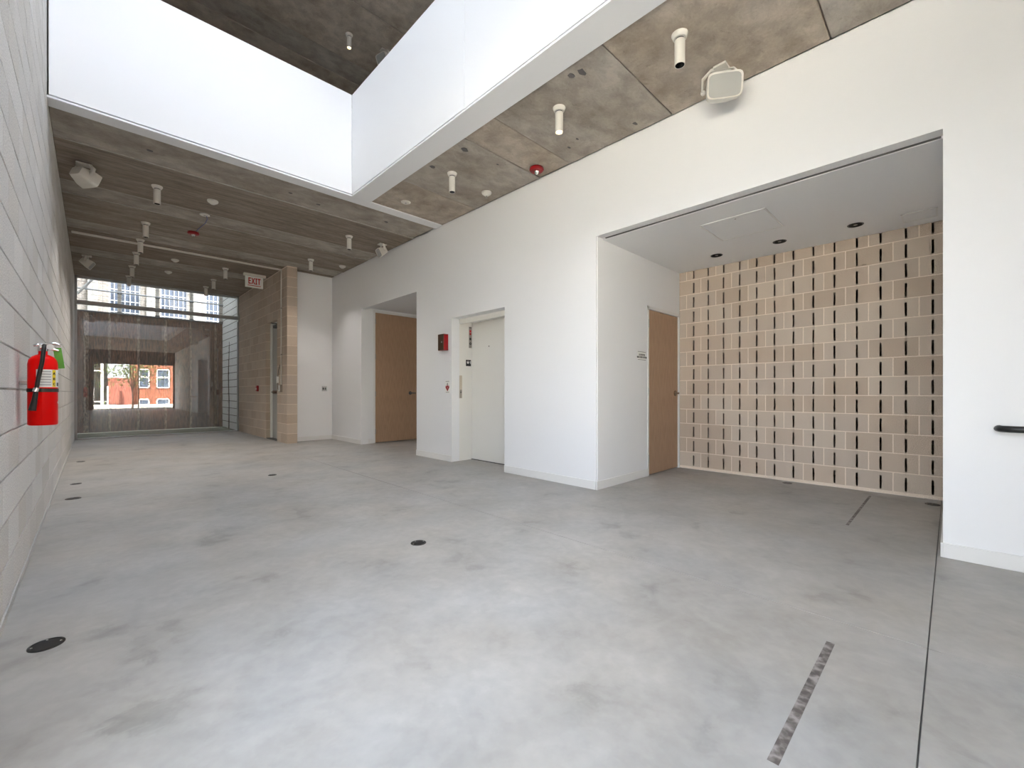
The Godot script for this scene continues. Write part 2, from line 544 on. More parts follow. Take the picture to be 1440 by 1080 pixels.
func ceilings() -> void:
	var c := setting("ceiling", "precast concrete plank ceiling with stained joints", "ceiling")
	# over the strip beside the white wall, and over the street end
	var zs := [8.9, 7.66, 7.19, 5.95, 5.48, 4.24, 3.77, 2.53, 2.06, 0.82, 0.30, -0.64, -1.88, -3.12, -3.59, -4.85, -5.69]
	for i in zs.size() - 1:
		var z1: float = zs[i]
		var z0: float = zs[i + 1]
		var x0 := XL if z0 > 0.25 else 2.79
		var lift := 0.0 if z1 - z0 > 0.6 else 0.006
		pbox("plank", M.plank_strip if i % 2 else M.plank_pale, c, Vector3((x0 + XR) / 2, CEIL + lift + 0.13, (z0 + z1) / 2), Vector3(XR - x0, 0.26, z1 - z0 - 0.009), 0.005)
	# over the far end
	zs = [-5.87, -6.54, -7.78, -8.27, -9.47, -9.98, -11.22, -11.7, -12.94, -14.1]
	for i in zs.size() - 1:
		var z1: float = zs[i]
		var z0: float = zs[i + 1]
		var narrow := z1 - z0 < 0.7
		var m: Material = M.plank_pale if narrow else (M.plank_dark if i % 4 == 1 else M.plank_mid)
		pbox("plank", m, c, Vector3((XL + XR) / 2, CEIL + (0.009 if narrow else 0.0) + 0.13, (z0 + z1) / 2), Vector3(XR - XL, 0.26, z1 - z0 - 0.01), 0.006)
	pbox("grout", M.plank_pale, c, Vector3(1.85, CEIL + 0.145, -9.98), Vector3(4.28, 0.25, 8.2))
	pbox("grout", M.plank_dark, c, Vector3(3.4, CEIL + 0.145, -2.7), Vector3(1.2, 0.25, 5.9))
	for z in [-6.54, -7.78, -8.27, -9.47, -11.22, -11.7]:
		var ridge := 0.016 if z == -6.54 or z == -9.47 else 0.009
		pbox("grout_ridge", M.concrete, c, Vector3((XL + XR if z > -9.9 else XL + XB) / 2, CEIL + 0.004, z), Vector3((XR if z > -9.9 else XB) - XL - 0.01, 0.012, ridge), 0.002)
	var stain := flat_mat(Color(0.40, 0.385, 0.38), 0.9)
	for a in [[2.92, -2.16, 0.05, 0.03], [2.89, -2.24, 0.04, 0.025], [2.93, -3.75, 0.05, 0.035], [2.88, -4.3, 0.04, 0.03], [3.86, -2.2, 0.035, 0.02], [3.66, -2.76, 0.022, 0.014], [3.72, -2.92, 0.025, 0.014], [3.4, -3.72, 0.02, 0.012], [2.3, -6.3, 0.03, 0.02], [1.9, -6.2, 0.025, 0.02], [3.3, -6.2, 0.03, 0.02], [0.45, -6.2, 0.03, 0.02]]:
		var q := []
		for k in 9:
			var g := TAU * k / 9.0
			var e := rng.randf_range(0.7, 1.15)
			q.append(Vector2(cos(g) * a[2] * e, sin(g) * a[3] * e))
		X = Transform3D(Basis(Vector3.RIGHT, PI / 2), Vector3(a[0], CEIL + 0.004, a[1]))
		var s := st()
		prism(s, q, 0.0, 0.0052)
		X = Transform3D()
		part("stain", s, stain, c)
	# plaster bands around the opening
	var t := setting("trim_1", "white plaster band across the ceiling at the far edge of the opening", "trim")
	pbox("band", M.white, t, Vector3((XL + XR) / 2, CEIL - 0.002, -5.78), Vector3(XR - XL, 0.02, 0.18), 0.002)
	t = setting("trim_2", "white plaster band along the ceiling opening beside the white wall", "trim")
	pbox("band", M.white, t, Vector3(2.655, CEIL - 0.002, -2.745), Vector3(0.27, 0.02, 5.89), 0.002)
	t = setting("trim_3", "white plaster band at the near edge of the ceiling opening", "trim")
	pbox("band", M.white, t, Vector3(1.25, CEIL - 0.002, 0.25), Vector3(3.08, 0.02, 0.1), 0.002)

func upper_floor() -> void:
	# parapets round the opening
	var top := 5.12
	var lo := CEIL + 0.018
	var p := setting("wall_parapet_far", "white parapet panel above the far edge of the ceiling opening", "parapet")
	pbox("panel", M.white, p, Vector3(1.1185, (top + lo) / 2, -5.78), Vector3(2.803, top - lo, 0.18), 0.003)
	pbox("reveal", M.white, p, Vector3(1.1, CEIL + 0.015, -5.79), Vector3(2.80, 0.012, 0.12))
	p = setting("wall_parapet_right", "white parapet panels beside the opening, along the white wall", "parapet")
	for z in [[-5.69, -3.23], [-3.226, -0.74], [-0.736, 0.2]]:
		pbox("panel", M.white, p, Vector3(2.62, (top + lo) / 2, (z[0] + z[1]) / 2), Vector3(0.2, top - lo, z[1] - z[0]), 0.003)
	pbox("reveal", M.white, p, Vector3(2.60, CEIL + 0.015, -2.75), Vector3(0.08, 0.012, 5.86))
	p = setting("wall_parapet_near", "white parapet panel at the street edge of the ceiling opening", "parapet")
	pbox("panel", M.white, p, Vector3(1.1185, (top + lo) / 2, 0.29), Vector3(2.803, top - lo, 0.18), 0.003)
	var f := setting("floor_upper", "concrete floor of the upper storey around the opening", "floor")
	for a in [[XL, XR, -14.0, -5.87], [2.72, XR, -5.87, 0.2], [XL, XR, 0.38, ZF]]:
		pbox("slab", M.concrete, f, Vector3((a[0] + a[1]) / 2, 4.06, (a[2] + a[3]) / 2), Vector3(a[1] - a[0], 0.08, a[3] - a[2]))
	var w := setting("wall_upper_right", "white plaster wall of the upper storey above the long white wall", "wall")
	pbox("plaster", M.white, w, Vector3(XR + 0.1, 5.6, -2.6), Vector3(0.2, 3.7, 23.3))
	w = setting("wall_upper_back", "white plaster end wall of the upper storey", "wall")
	pbox("plaster", M.white, w, Vector3(1.9, 5.6, -14.1), Vector3(4.6, 3.7, 0.2))
	var c := setting("ceiling_upper", "precast concrete ceiling of the upper storey with a long rooflight", "ceiling")
	var zs := [8.9, 7.66, 7.19, 5.95, 5.48, 4.24, 3.77, 2.53, 2.06, 1.1]
	for i in zs.size() - 1: pbox("plank", M.plank_mid, c, Vector3(1.85, CEIL2 + 0.12, (zs[i] + zs[i + 1]) / 2), Vector3(4.3, 0.24, zs[i] - zs[i + 1] - 0.008), 0.004)
	zs = [-4.6, -5.32, -6.54, -7.78, -8.27, -9.47, -9.98, -11.22, -11.7, -12.94, -14.1]
	for i in zs.size() - 1:
		var n: bool = zs[i] - zs[i + 1] < 0.7
		pbox("plank", M.plank_pale if n else M.plank_strip, c, Vector3(1.85, CEIL2 + 0.12 + (0.008 if n else 0.0), (zs[i] + zs[i + 1]) / 2), Vector3(4.3, 0.24, zs[i] - zs[i + 1] - 0.01), 0.005)
	pbox("plank", M.plank_mid, c, Vector3(2.95, CEIL2 + 0.12, -1.75), Vector3(2.1, 0.24, 5.69), 0.004)
	pbox("roofing", M.render_dark, c, Vector3(1.85, CEIL2 + 0.28, 5.1), Vector3(4.7, 0.06, 8.0))
	pbox("roofing", M.render_dark, c, Vector3(1.85, CEIL2 + 0.28, -9.4), Vector3(4.7, 0.06, 9.6))
	pbox("roofing", M.render_dark, c, Vector3(3.08, CEIL2 + 0.28, -1.75), Vector3(2.3, 0.06, 5.7))
	var sk := setting("window_4", "long flat rooflight above the ceiling opening", "rooflight")
	var s := st()
	for z in [-4.62, -2.72, -0.82, 1.08]: bx(s, XL, 1.9, CEIL2 + 0.22, CEIL2 + 0.36, z - 0.04, z + 0.04)
	for x in [XL - 0.06, 1.9]: bx(s, x, x + 0.06, CEIL2 + 0.22, CEIL2 + 0.36, -4.66, 1.12)
	part("window_frame", s, M.white_gloss, sk)
	for z in [-3.67, -1.77, 0.13]:
		pbox("pane", M.glass, sk, Vector3((XL + 1.9) / 2, CEIL2 + 0.32, z), Vector3(1.89 - XL, 0.01, 1.82))

# the niche behind the white wall -----------------------------------------------
func slot_block(w: float, h: float, cuts: Array) -> ArrayMesh:      # block along z with upright slots; its face looks to -x
	var key := "slot|%.4f|%s" % [w, str(cuts)]
	if meshes.has(key): return meshes[key]
	var s := st()
	var d := 0.014
	var sw := 0.0095
	var lo := h * 0.055
	var hi := h * 0.80
	var z := 0.0
	for c in cuts + [w + sw]:
		bx(s, 0, d, 0, h, z, c - sw)
		if c < w:
			bx(s, 0, d, 0, lo, c - sw, c + sw)
			bx(s, 0, d, hi, h, c - sw, c + sw)
			for a in [lo, hi]:       # rounded ends of the slot
				var g: float = 0.004 if a == lo else -0.004
				bx(s, 0, d, minf(a, a + g), maxf(a, a + g), c - sw, c - sw + 0.004)
				bx(s, 0, d, minf(a, a + g), maxf(a, a + g), c + sw - 0.004, c + sw)
		z = c + sw
	s.generate_normals()
	meshes[key] = s.commit()
	return meshes[key]

func niche() -> void:
	var z0 := -2.75
	var z1 := -0.04
	var hc := 2.80
	var w := setting("wall_niche", "tan screen wall of concrete blocks with black upright slots", "wall")
	var rise := 0.2032
	var y0 := 0.036
	var mort := st()
	pbox("sill", M.tan_mortar, w, Vector3(XS + 0.04, 0.016, (z0 + z1) / 2), Vector3(0.092, 0.032, z1 - z0), 0.003)
	for r in 14:
		var y := y0 + rise * r
		var h := minf(rise, hc - y + 0.01) - 0.009
		bx(mort, XS + 0.0012, XS + 0.014, y - 0.0095, y + 0.0005, z0, z1)
		# slots every 0.2 m at z = -2.545 + 0.201 n; joints half-way between every other pair
		var j := -2.6455 - (0.402 if r % 2 == 1 else 0.201)      # first joint left of the corner
		while j < z1:
			var a := maxf(j + 0.005, z0)
			var b := minf(j + 0.402 - 0.005, z1)
			if b - a > 0.02:
				var cuts := []
				for q in [j + 0.1005, j + 0.3015]:
					if q - 0.01 > a and q + 0.01 < b: cuts.append(snappedf(q - a, 0.0001))
				var o := MeshInstance3D.new()
				o.mesh = slot_block(snappedf(b - a, 0.0001), h, cuts)
				o.material_override = M.tan_block[rng.randi() % 4]
				o.name = "block"
				o.position = Vector3(XS + rng.randf_range(-0.0006, 0.0006), y, a)
				w.add_child(o, true)
			if j > z0: bx(mort, XS + 0.0012, XS + 0.014, y, y + h + 0.002, j - 0.005, j + 0.005)
			j += 0.402
	part("mortar", mort, M.tan_mortar, w)
	var cav := st()          # the closed space behind the screen
	bx(cav, XS + 0.90, XS + 1.0, -0.1, 3.2, z0 - 0.1, z1 + 0.1)
	bx(cav, XS + 0.02, XS + 1.0, 3.1, 3.2, z0 - 0.1, z1 + 0.1)
	bx(cav, XS + 0.02, XS + 1.0, -0.1, 0.0, z0 - 0.1, z1 + 0.1)
	bx(cav, XS + 0.015, XS + 1.0, 0.0, 3.2, z0 - 0.1, z0 - 0.002)
	bx(cav, XS + 0.015, XS + 1.0, 0.0, 3.2, z1 + 0.002, z1 + 0.1)
	part("cavity_wall", cav, M.plank_mid, w)
	var lw := setting("wall_niche_left", "white side wall of the niche with the narrow wooden door", "wall")
	var s := st()
	bx(s, XR + 0.02, 5.13, 0, CEIL, z0 - 0.2, z0)
	bx(s, 5.13, 6.5, 2.205, CEIL, z0 - 0.2, z0)
	bx(s, 6.06, 6.5, 0, 2.205, z0 - 0.2, z0)
	part("plaster", s, M.white, lw)
	var rw := setting("wall_niche_right", "white side wall closing the niche beside the handrail", "wall")
	pbox("plaster", M.white, rw, Vector3(5.3, 1.85, z1 + 0.1), Vector3(2.38, 3.7, 0.2))
	var ce := setting("ceiling_niche", "white plaster ceiling of the niche with a black slot along its edge", "ceiling")
	pbox("plaster", M.white, ce, Vector3((4.12 + XS + 0.014) / 2, hc + 0.07, (z0 + z1) / 2), Vector3(XS + 0.014 - 4.12, 0.14, z1 - z0))
	pbox("plaster_edge", M.white, ce, Vector3(XS + 0.007, hc + 0.25, (z0 + z1) / 2), Vector3(0.014, 0.4, z1 - z0))
	shutter_slot(ce, hc + 0.006, z0 + 0.04, z1 - 0.01)
	var b := setting("baseboard_niche", "white skirting board on the niche side wall up to the door", "baseboard")
	pbox("board", M.white_gloss, b, Vector3(4.555, 0.0475, z0 + 0.0055), Vector3(1.135, 0.095, 0.013), 0.002)
	b = setting("baseboard_niche_right", "white skirting board in the niche opposite the wooden door", "baseboard")
	pbox("board", M.white_gloss, b, Vector3(5.0, 0.0475, z1 - 0.0055), Vector3(2.02, 0.095, 0.013), 0.002)
	# access hatches in the niche ceiling
	for a in [[4.475, 5.11, -1.82, -1.21, "flush square access hatch in the middle of the niche ceiling", 1], [5.6, 5.88, -0.345, -0.09, "small access hatch in the niche ceiling corner by the screen wall", 0]]:
		var h := thing("access_hatch", a[4], "hatch", Vector3((a[0] + a[1]) / 2, hc, (a[2] + a[3]) / 2))
		var hx: float = (a[1] - a[0]) / 2
		var hz: float = (a[3] - a[2]) / 2
		s = st()
		bx(s, -hx, -hx + 0.014, -0.006, 0.0, -hz, hz); bx(s, hx - 0.014, hx, -0.006, 0.0, -hz, hz)
		bx(s, -hx, hx, -0.006, 0.0, -hz, -hz + 0.014); bx(s, -hx, hx, -0.006, 0.0, hz - 0.014, hz)
		part("hatch_frame", s, M.white_gloss, h)
		pbox("hatch_door", M.white, h, Vector3(0, -0.002, 0), Vector3(hx * 2 - 0.034, 0.004, hz * 2 - 0.034))
		if a[5]:
			X = Transform3D(Basis(), Vector3(-hx + 0.07, -0.003, 0.02))
			s = st(); lathe(s, [Vector2(0, -0.004), Vector2(0.008, -0.004), Vector2(0.008, 0)], 12); X = Transform3D()
			part("latch", s, M.satin, h)
	for a in [[-2.06, "deepest in the niche, by the wooden door"], [-1.37, "in the middle of the row above the screen"], [-0.69, "last of the row, away from the wooden door"]]:
		var d := thing("recessed_downlight", "round black recessed downlight " + a[1], "downlight", Vector3(5.6, hc, a[0]), "recessed downlights in the niche ceiling")
		s = st(); lathe(s, [Vector2(0.055, -0.001), Vector2(0.066, -0.005), Vector2(0.069, 0.0)], 24)
		part("trim_ring", s, M.black, d)
		s = st(); lathe(s, [Vector2(0.0, -0.0008), Vector2(0.058, -0.0008)], 24)
		part("baffle", s, M.matt_black, d)
		s = st(); lathe(s, [Vector2(0.0, -0.004), Vector2(0.014, -0.003), Vector2(0.018, -0.0008)], 12, true)
		part("lens", s, M.satin, d)
	# wooden door on the side wall
	var dr := setting("door_1", "narrow wooden door beside the slotted block screen", "door")
	s = st()
	bx(s, 5.13, 5.165, 0, 2.205, z0 - 0.16, z0 + 0.006); bx(s, 6.03, 6.07, 0, 2.205, z0 - 0.16, z0 + 0.006); bx(s, 5.13, 6.07, 2.165, 2.205, z0 - 0.16, z0 + 0.006)
	part("door_frame", s, M.white_gloss, dr)
	pbox("door_leaf", M.oak, dr, Vector3(5.5975, 1.085, z0 - 0.03), Vector3(0.859, 2.15, 0.045), 0.002)
	hinges(dr, 5.166, z0 - 0.002, [0.22, 1.09, 1.98])
	lever(dr, Vector3(5.945, 1.07, z0 - 0.0075), -1.0, flat_mat(Color(0.50, 0.42, 0.34), 0.35, 0.8))
	pbox("leak_stop_panel", M.render_dark, dr, Vector3(5.6, 1.12, z0 - 0.13), Vector3(0.93, 2.28, 0.04))  # unseen panel added to stop light leaking in under the door

func shutter_slot(parent: Node, y: float, za: float, zb: float) -> void:      # gap of a fire shutter, 14 mm wide, its sides lined with steel sheet
	var s := st()
	bx(s, 4.1055, 4.107, y, y + 0.2, za, zb)
	bx(s, 4.118, 4.1195, y, y + 0.2, za, zb)
	bx(s, 4.1055, 4.1195, y + 0.2, y + 0.21, za, zb)
	part("shutter_slot", s, M.steel_dark, parent)

func hinges(parent: Node, x: float, z: float, ys: Array) -> void:
	for y in ys:
		var s := st()
		X = Transform3D(Basis(), Vector3(x, y - 0.055, z + 0.006))
		lathe(s, [Vector2(0.0, 0), Vector2(0.007, 0), Vector2(0.007, 0.11), Vector2(0.0, 0.11)], 10)
		bx(s, -0.002, 0.02, 0.0, 0.11, -0.009, -0.006)
		X = Transform3D()
		part("hinge", s, M.satin, parent)

func lever(parent: Node, at: Vector3, way: float, mat: Material = null) -> void:
	var m: Material = mat if mat else M.satin
	var s := st()
	X = Transform3D(Basis(Vector3.RIGHT, PI / 2), at)
	lathe(s, [Vector2(0.04, 0), Vector2(0.04, 0.008), Vector2(0.034, 0.012), Vector2(0.0, 0.012)], 20)
	lathe(s, [Vector2(0.011, 0.01), Vector2(0.011, 0.055), Vector2(0.0, 0.057)], 12)
	X = Transform3D()
	var o := part("door_handle", s, m, parent)
	s = st()
	tube(s, [at + Vector3(0, 0, 0.05), at + Vector3(way * 0.03, 0, 0.052), at + Vector3(way * 0.08, -0.001, 0.05), at + Vector3(way * 0.12, -0.003, 0.045)], [0.014, 0.0125, 0.011, 0.009], 10)
	part("lever", s, M.steel_dark if mat == null else mat, o)

# door recess and lift ---------------------------------------------------------------
func side_doors() -> void:
	var z0 := -8.60
	var z1 := -6.45
	var w := setting("wall_recess", "white side and end walls of the door recess", "wall")
	var s := st()
	bx(s, XR + 0.02, 4.28, 0, 3.0, z0 - 0.15, z0)
	bx(s, 4.28, 5.6, 2.83, 3.0, z0 - 0.15, z0)
	bx(s, 5.5, 5.6, 0, 2.83, z0 - 0.15, z0)
	bx(s, 5.6, 5.75, 0, 3.0, z0 - 0.15, z1 + 0.15)
	bx(s, XR + 0.02, 5.6, 0, 3.0, z1, z1 + 0.15)
	part("plaster", s, M.white, w)
	var c := setting("ceiling_recess", "white ceiling of the door recess with a black slot", "ceiling")
	pbox("plaster", M.white, c, Vector3((4.12 + 5.6) / 2, 2.865 + 0.06, (z0 + z1) / 2), Vector3(5.6 - 4.12, 0.12, z1 - z0))
	shutter_slot(c, 2.87, z0 + 0.004, z1 - 0.004)
	var b := setting("baseboard_recess", "white skirting boards in the door recess", "baseboard")
	pbox("board", M.white_gloss, b, Vector3(4.135, 0.0475, z0 + 0.0055), Vector3(0.28, 0.095, 0.013), 0.002)
	pbox("board", M.white_gloss, b, Vector3(4.8, 0.0475, z1 - 0.0055), Vector3(1.6, 0.095, 0.013), 0.002)
	var d := setting("door_2", "tall wooden door in the recess beyond the lift", "door")
	s = st()
	bx(s, 4.275, 4.318, 0, 2.83, z0 - 0.14, z0 + 0.008); bx(s, 5.46, 5.50, 0, 2.83, z0 - 0.14, z0 + 0.008); bx(s, 4.275, 5.50, 2.79, 2.835, z0 - 0.14, z0 + 0.008)
	part("door_frame", s, M.white_gloss, d)
	pbox("door_leaf", M.oak, d, Vector3(4.889, 1.40, z0 - 0.03), Vector3(1.136, 2.776, 0.045), 0.002)
	hinges(d, 4.32, z0 - 0.002, [0.25, 1.05, 1.85, 2.6])
	pbox("leak_stop_panel", M.render_dark, d, Vector3(4.89, 1.40, z0 - 0.12), Vector3(1.2, 2.84, 0.04))  # added backing behind the leaf, blocks light leaks from outdoors
	lever(d, Vector3(5.17, 1.07, z0 - 0.0075), 1.0, M.steel_dark)

func lift() -> void:
	var z0 := -5.44
	var z1 := -4.24
	var xd := 4.40
	var d := setting("door_3", "white metal lift door set back in the white wall", "lift door")
	var s := st()
	bx(s, XR + 0.15, xd + 0.06, 0, 2.30, z0 - 0.08, z0)                # side lining
	bx(s, XR + 0.15, xd + 0.06, 0, 2.30, z1, z1 + 0.08)
	bx(s, XR + 0.15, xd + 0.06, 2.20, 2.30, z0, z1)
	bx(s, XR + 0.16, XR + 0.19, 2.165, 2.20, z0, z1)
	part("lining", s, M.metal_door, d)
	pbox("door_leaf", M.metal_door, d, Vector3(xd + 0.02, 1.105, (z0 + z1) / 2), Vector3(0.03, 2.19, z1 - z0 - 0.012), 0.002)
	pbox("sill", M.steel_dark, d, Vector3(xd + 0.02, 0.004, (z0 + z1) / 2), Vector3(0.06, 0.008, z1 - z0))
	pbox("shaft_back", M.concrete, d, Vector3(xd + 0.10, 1.15, (z0 + z1) / 2), Vector3(0.04, 2.4, z1 - z0 + 0.2))
	X = Transform3D(Basis(Vector3.FORWARD, -PI / 2).rotated(Vector3.UP, 0.0), Vector3(xd + 0.005, 1.80, -5.02))
	s = st()
	X = Transform3D(Basis(Vector3.BACK, PI / 2), Vector3(xd + 0.005, 1.80, -5.02))
	lathe(s, [Vector2(0.010, 0), Vector2(0.010, 0.003), Vector2(0.0, 0.003)], 12)
	X = Transform3D()
	part("release_keyhole", s, M.steel_dark, d)
	# lantern and floor sign on the lining
	var zz := z0 + 0.0
	var li := thing("lift_indicator", "upright lift lantern panel with red and black marks high on the lining", "indicator", Vector3(4.368, 1.97, zz))
	pbox("plate", M.satin, li, Vector3(0, 0, 0.003), Vector3(0.055, 0.34, 0.006), 0.001)
	pbox("heading", M.steel_dark, li, Vector3(0, 0.155, 0.0065), Vector3(0.05, 0.012, 0.001))
	for a in [[0.10, M.sign_red], [0.055, M.red_dark]]:
		pbox("arrow_window", a[1], li, Vector3(0, a[0], 0.0065), Vector3(0.032, 0.034, 0.002), 0.0005)
	pbox("display", M.black, li, Vector3(0, -0.025, 0.0065), Vector3(0.036, 0.036, 0.002), 0.0005)
	s = st()
	X = Transform3D(Basis(Vector3.RIGHT, PI / 2), Vector3(0, -0.10, 0.006))
	lathe(s, [Vector2(0.010, 0.0), Vector2(0.010, 0.003), Vector2(0.020, 0.003), Vector2(0.020, 0.0)], 16)
	X = Transform3D()
	part("key_switch", s, M.black, li)
	var fs := thing("floor_sign", "small black sign with a white star and figure 1 beside the lift", "sign", Vector3(4.33, 1.555, zz))
	pbox("plate", M.black, fs, Vector3(0, 0, 0.003), Vector3(0.10, 0.10, 0.006), 0.001)
	var star := []
	for k in 10:
		var r := 0.032 if k % 2 == 0 else 0.013
		star.append(Vector2(sin(-TAU * k / 10.0) * r - 0.012, cos(TAU * k / 10.0) * r + 0.008))
	s = st(); prism(s, star, 0.006, 0.0072)
	part("star", s, M.paper, fs)
	words("figure", "1", 0.04, M.paper, fs, Vector3(0.034, 0.008, 0.007), Basis())
	var cs := thing("call_station", "slim satin lift call plate with a button on the lining edge", "call plate", Vector3(4.175, 1.17, zz))
	pbox("plate", flat_mat(Color(0.80, 0.75, 0.68), 0.4, 0.3), cs, Vector3(0, 0, 0.003), Vector3(0.052, 0.36, 0.006), 0.0015)
	pbox("key_plate", M.satin, cs, Vector3(0, -0.11, 0.0065), Vector3(0.04, 0.13, 0.002), 0.0005)
	X = Transform3D(Basis(Vector3.RIGHT, PI / 2), Vector3(0, -0.085, 0.007))
	s = st(); lathe(s, [Vector2(0.012, 0), Vector2(0.011, 0.004), Vector2(0, 0.004)], 14)
	X = Transform3D()
	part("button", s, M.steel_dark, cs)

func corridor_wall() -> void:
	var w := setting("wall_corridor", "tan concrete block wall and pier beside the glass wall", "wall")
	var rise := 0.2075
	var zn := -9.78
	var pitch := 0.4064
	var za := -11.31          # far side of the door opening
	var zb := -10.46
	var oh := 2.74
	var xf := XB + 0.205
	var mort := st()
	bx(mort, XB + 0.003, xf - 0.003, 0, CEIL, zb + 0.003, zn - 0.003)
	bx(mort, XB + 0.003, xf - 0.003, 0, CEIL, ZG - 0.05, za - 0.003)
	bx(mort, XB + 0.003, xf - 0.003, oh + 0.01, CEIL, za, zb)
	part("mortar", mort, M.tan_mortar, w)
	var outer := []
	for k in 18:
		var y := rise * k + 0.005
		var h := minf(rise - 0.009, CEIL - 0.004 - y)
		var z := zn + (0.0 if k % 2 == 0 else pitch / 2)
		while z > ZG + 0.02:
			var b := minf(z, zn)
			var a := maxf(z - pitch + 0.009, ZG - 0.05)
			z -= pitch
			var runs := [[a, b]]
			if y < oh - 0.05:       # cut by the door opening
				runs = []
				if b > zb: runs.append([maxf(a, zb), b])
				if a < za: runs.append([a, minf(b, za)])
			for r in runs:
				if r[1] - r[0] > 0.03:
					piece("block", w, Vector3((XB + xf) / 2, y + h / 2, (r[0] + r[1]) / 2), Vector3(0.205, h, r[1] - r[0]), 0.0015, M.tan_block[rng.randi() % 4])
	# the same wall goes on outside the glass, painted white
	var ow := setting("wall_court_right", "white painted block wall outside the glass with dark joints", "wall")
	pbox("mortar", flat_mat(Color(0.27, 0.27, 0.27), 0.9), ow, Vector3(XB + 0.1, 3.6, (ZG - 0.06 - 16.3) / 2), Vector3(0.188, 7.2, 16.3 + ZG - 0.06))
	for k in 34:
		var y := rise * k + 0.005
		var z := ZG - 0.06 - (0.0 if k % 2 == 0 else pitch / 2)
		if k % 2 == 1: piece("block", ow, Vector3(XB + 0.1, y + 0.1, ZG - 0.06 - pitch / 4 + 0.002), Vector3(0.2, rise - 0.02, pitch / 2 - 0.006), 0.002, M.out_block)
		while z > -16.0:
			piece("block", ow, Vector3(XB + 0.1, y + 0.1, z - pitch / 2), Vector3(0.2, rise - 0.02, pitch - 0.004), 0.002, M.out_block)
			z -= pitch
	# exit door, seen edge on in its opening
	var d := setting("door_4", "grey metal exit door in the tan block wall, with panic bar and closer", "door")
	var s := st()
	var xd := XB + 0.11
	bx(s, xd - 0.02, xd + 0.09, 0, oh, za, za + 0.05); bx(s, xd - 0.02, xd + 0.09, 0, oh, zb - 0.05, zb); bx(s, xd - 0.02, xd + 0.09, oh - 0.05, oh, za, zb)
	part("door_frame", s, M.paper, d)
	pbox("door_leaf", M.grille, d, Vector3(xd + 0.04, 1.345, (za + zb) / 2), Vector3(0.045, 2.68, zb - za - 0.104), 0.002)
	pbox("threshold", M.steel_dark, d, Vector3(XB + 0.1, 0.006, (za + zb) / 2), Vector3(0.19, 0.012, zb - za - 0.004), 0.003)
	s = st()
	cb(s, Vector3(xd - 0.015, 2.60, -10.83), Vector3(0.07, 0.065, 0.30), 0.006)
	tube(s, [Vector3(xd - 0.03, 2.65, -10.75), Vector3(xd - 0.12, 2.67, -10.86), Vector3(xd - 0.03, 2.685, -11.05)], 0.009, 8)
	part("door_closer", s, M.black, d)
	s = st()
	cb(s, Vector3(xd - 0.005, 1.09, -10.84), Vector3(0.045, 0.075, 0.55), 0.005)
	cb(s, Vector3(xd - 0.015, 1.09, -10.62), Vector3(0.065, 0.17, 0.07), 0.012)
	tube(s, [Vector3(xd - 0.05, 1.09, -10.6), Vector3(xd - 0.085, 1.09, -10.72), Vector3(xd - 0.085, 1.09, -10.95), Vector3(xd - 0.03, 1.09, -11.05)], 0.014, 8)
	part("panic_bar", s, M.bronze, d)
	pbox("outside_panel", M.concrete, d, Vector3(xd + 0.13, 1.4, (za + zb) / 2), Vector3(0.03, 2.9, zb - za + 0.1))

# glass end wall, courtyard and what lies behind ------------------------------------------
func glass_wall() -> void:
	var w := setting("window_1", "full-height glass end wall with a steel bar across its head", "window")
	var s := st()
	bx(s, XL + 0.0, XL + 0.045, 0, CEIL, ZG - 0.05, ZG + 0.03)
	bx(s, XB - 0.035, XB, 0, CEIL, ZG - 0.05, ZG + 0.03)
	bx(s, XL, XB, CEIL - 0.05, CEIL, ZG - 0.05, ZG + 0.03)
	bx(s, XL, XB, 0.0, 0.03, ZG - 0.05, ZG + 0.03)
	part("window_frame", s, M.frame, w)
	s = st()
	cb(s, Vector3((XL + XB) / 2, 3.14, ZG + 0.075), Vector3(XB - XL - 0.004, 0.095, 0.06), 0.006)
	part("cross_bar", s, M.steel, w)
	s = st()
	cb(s, Vector3(XB - 0.02, 3.14, ZG + 0.075), Vector3(0.036, 0.20, 0.09), 0.006)
	cb(s, Vector3(XL + 0.02, 3.14, ZG + 0.075), Vector3(0.036, 0.20, 0.09), 0.006)
	part("bar_bracket", s, M.grille, w)
	for z in [ZG - 0.02, ZG + 0.0]:
		pbox("pane", M.glass, w, Vector3((XL + XB) / 2, (CEIL - 0.02) / 2, z), Vector3(XB - XL - 0.07, CEIL - 0.08, 0.006))

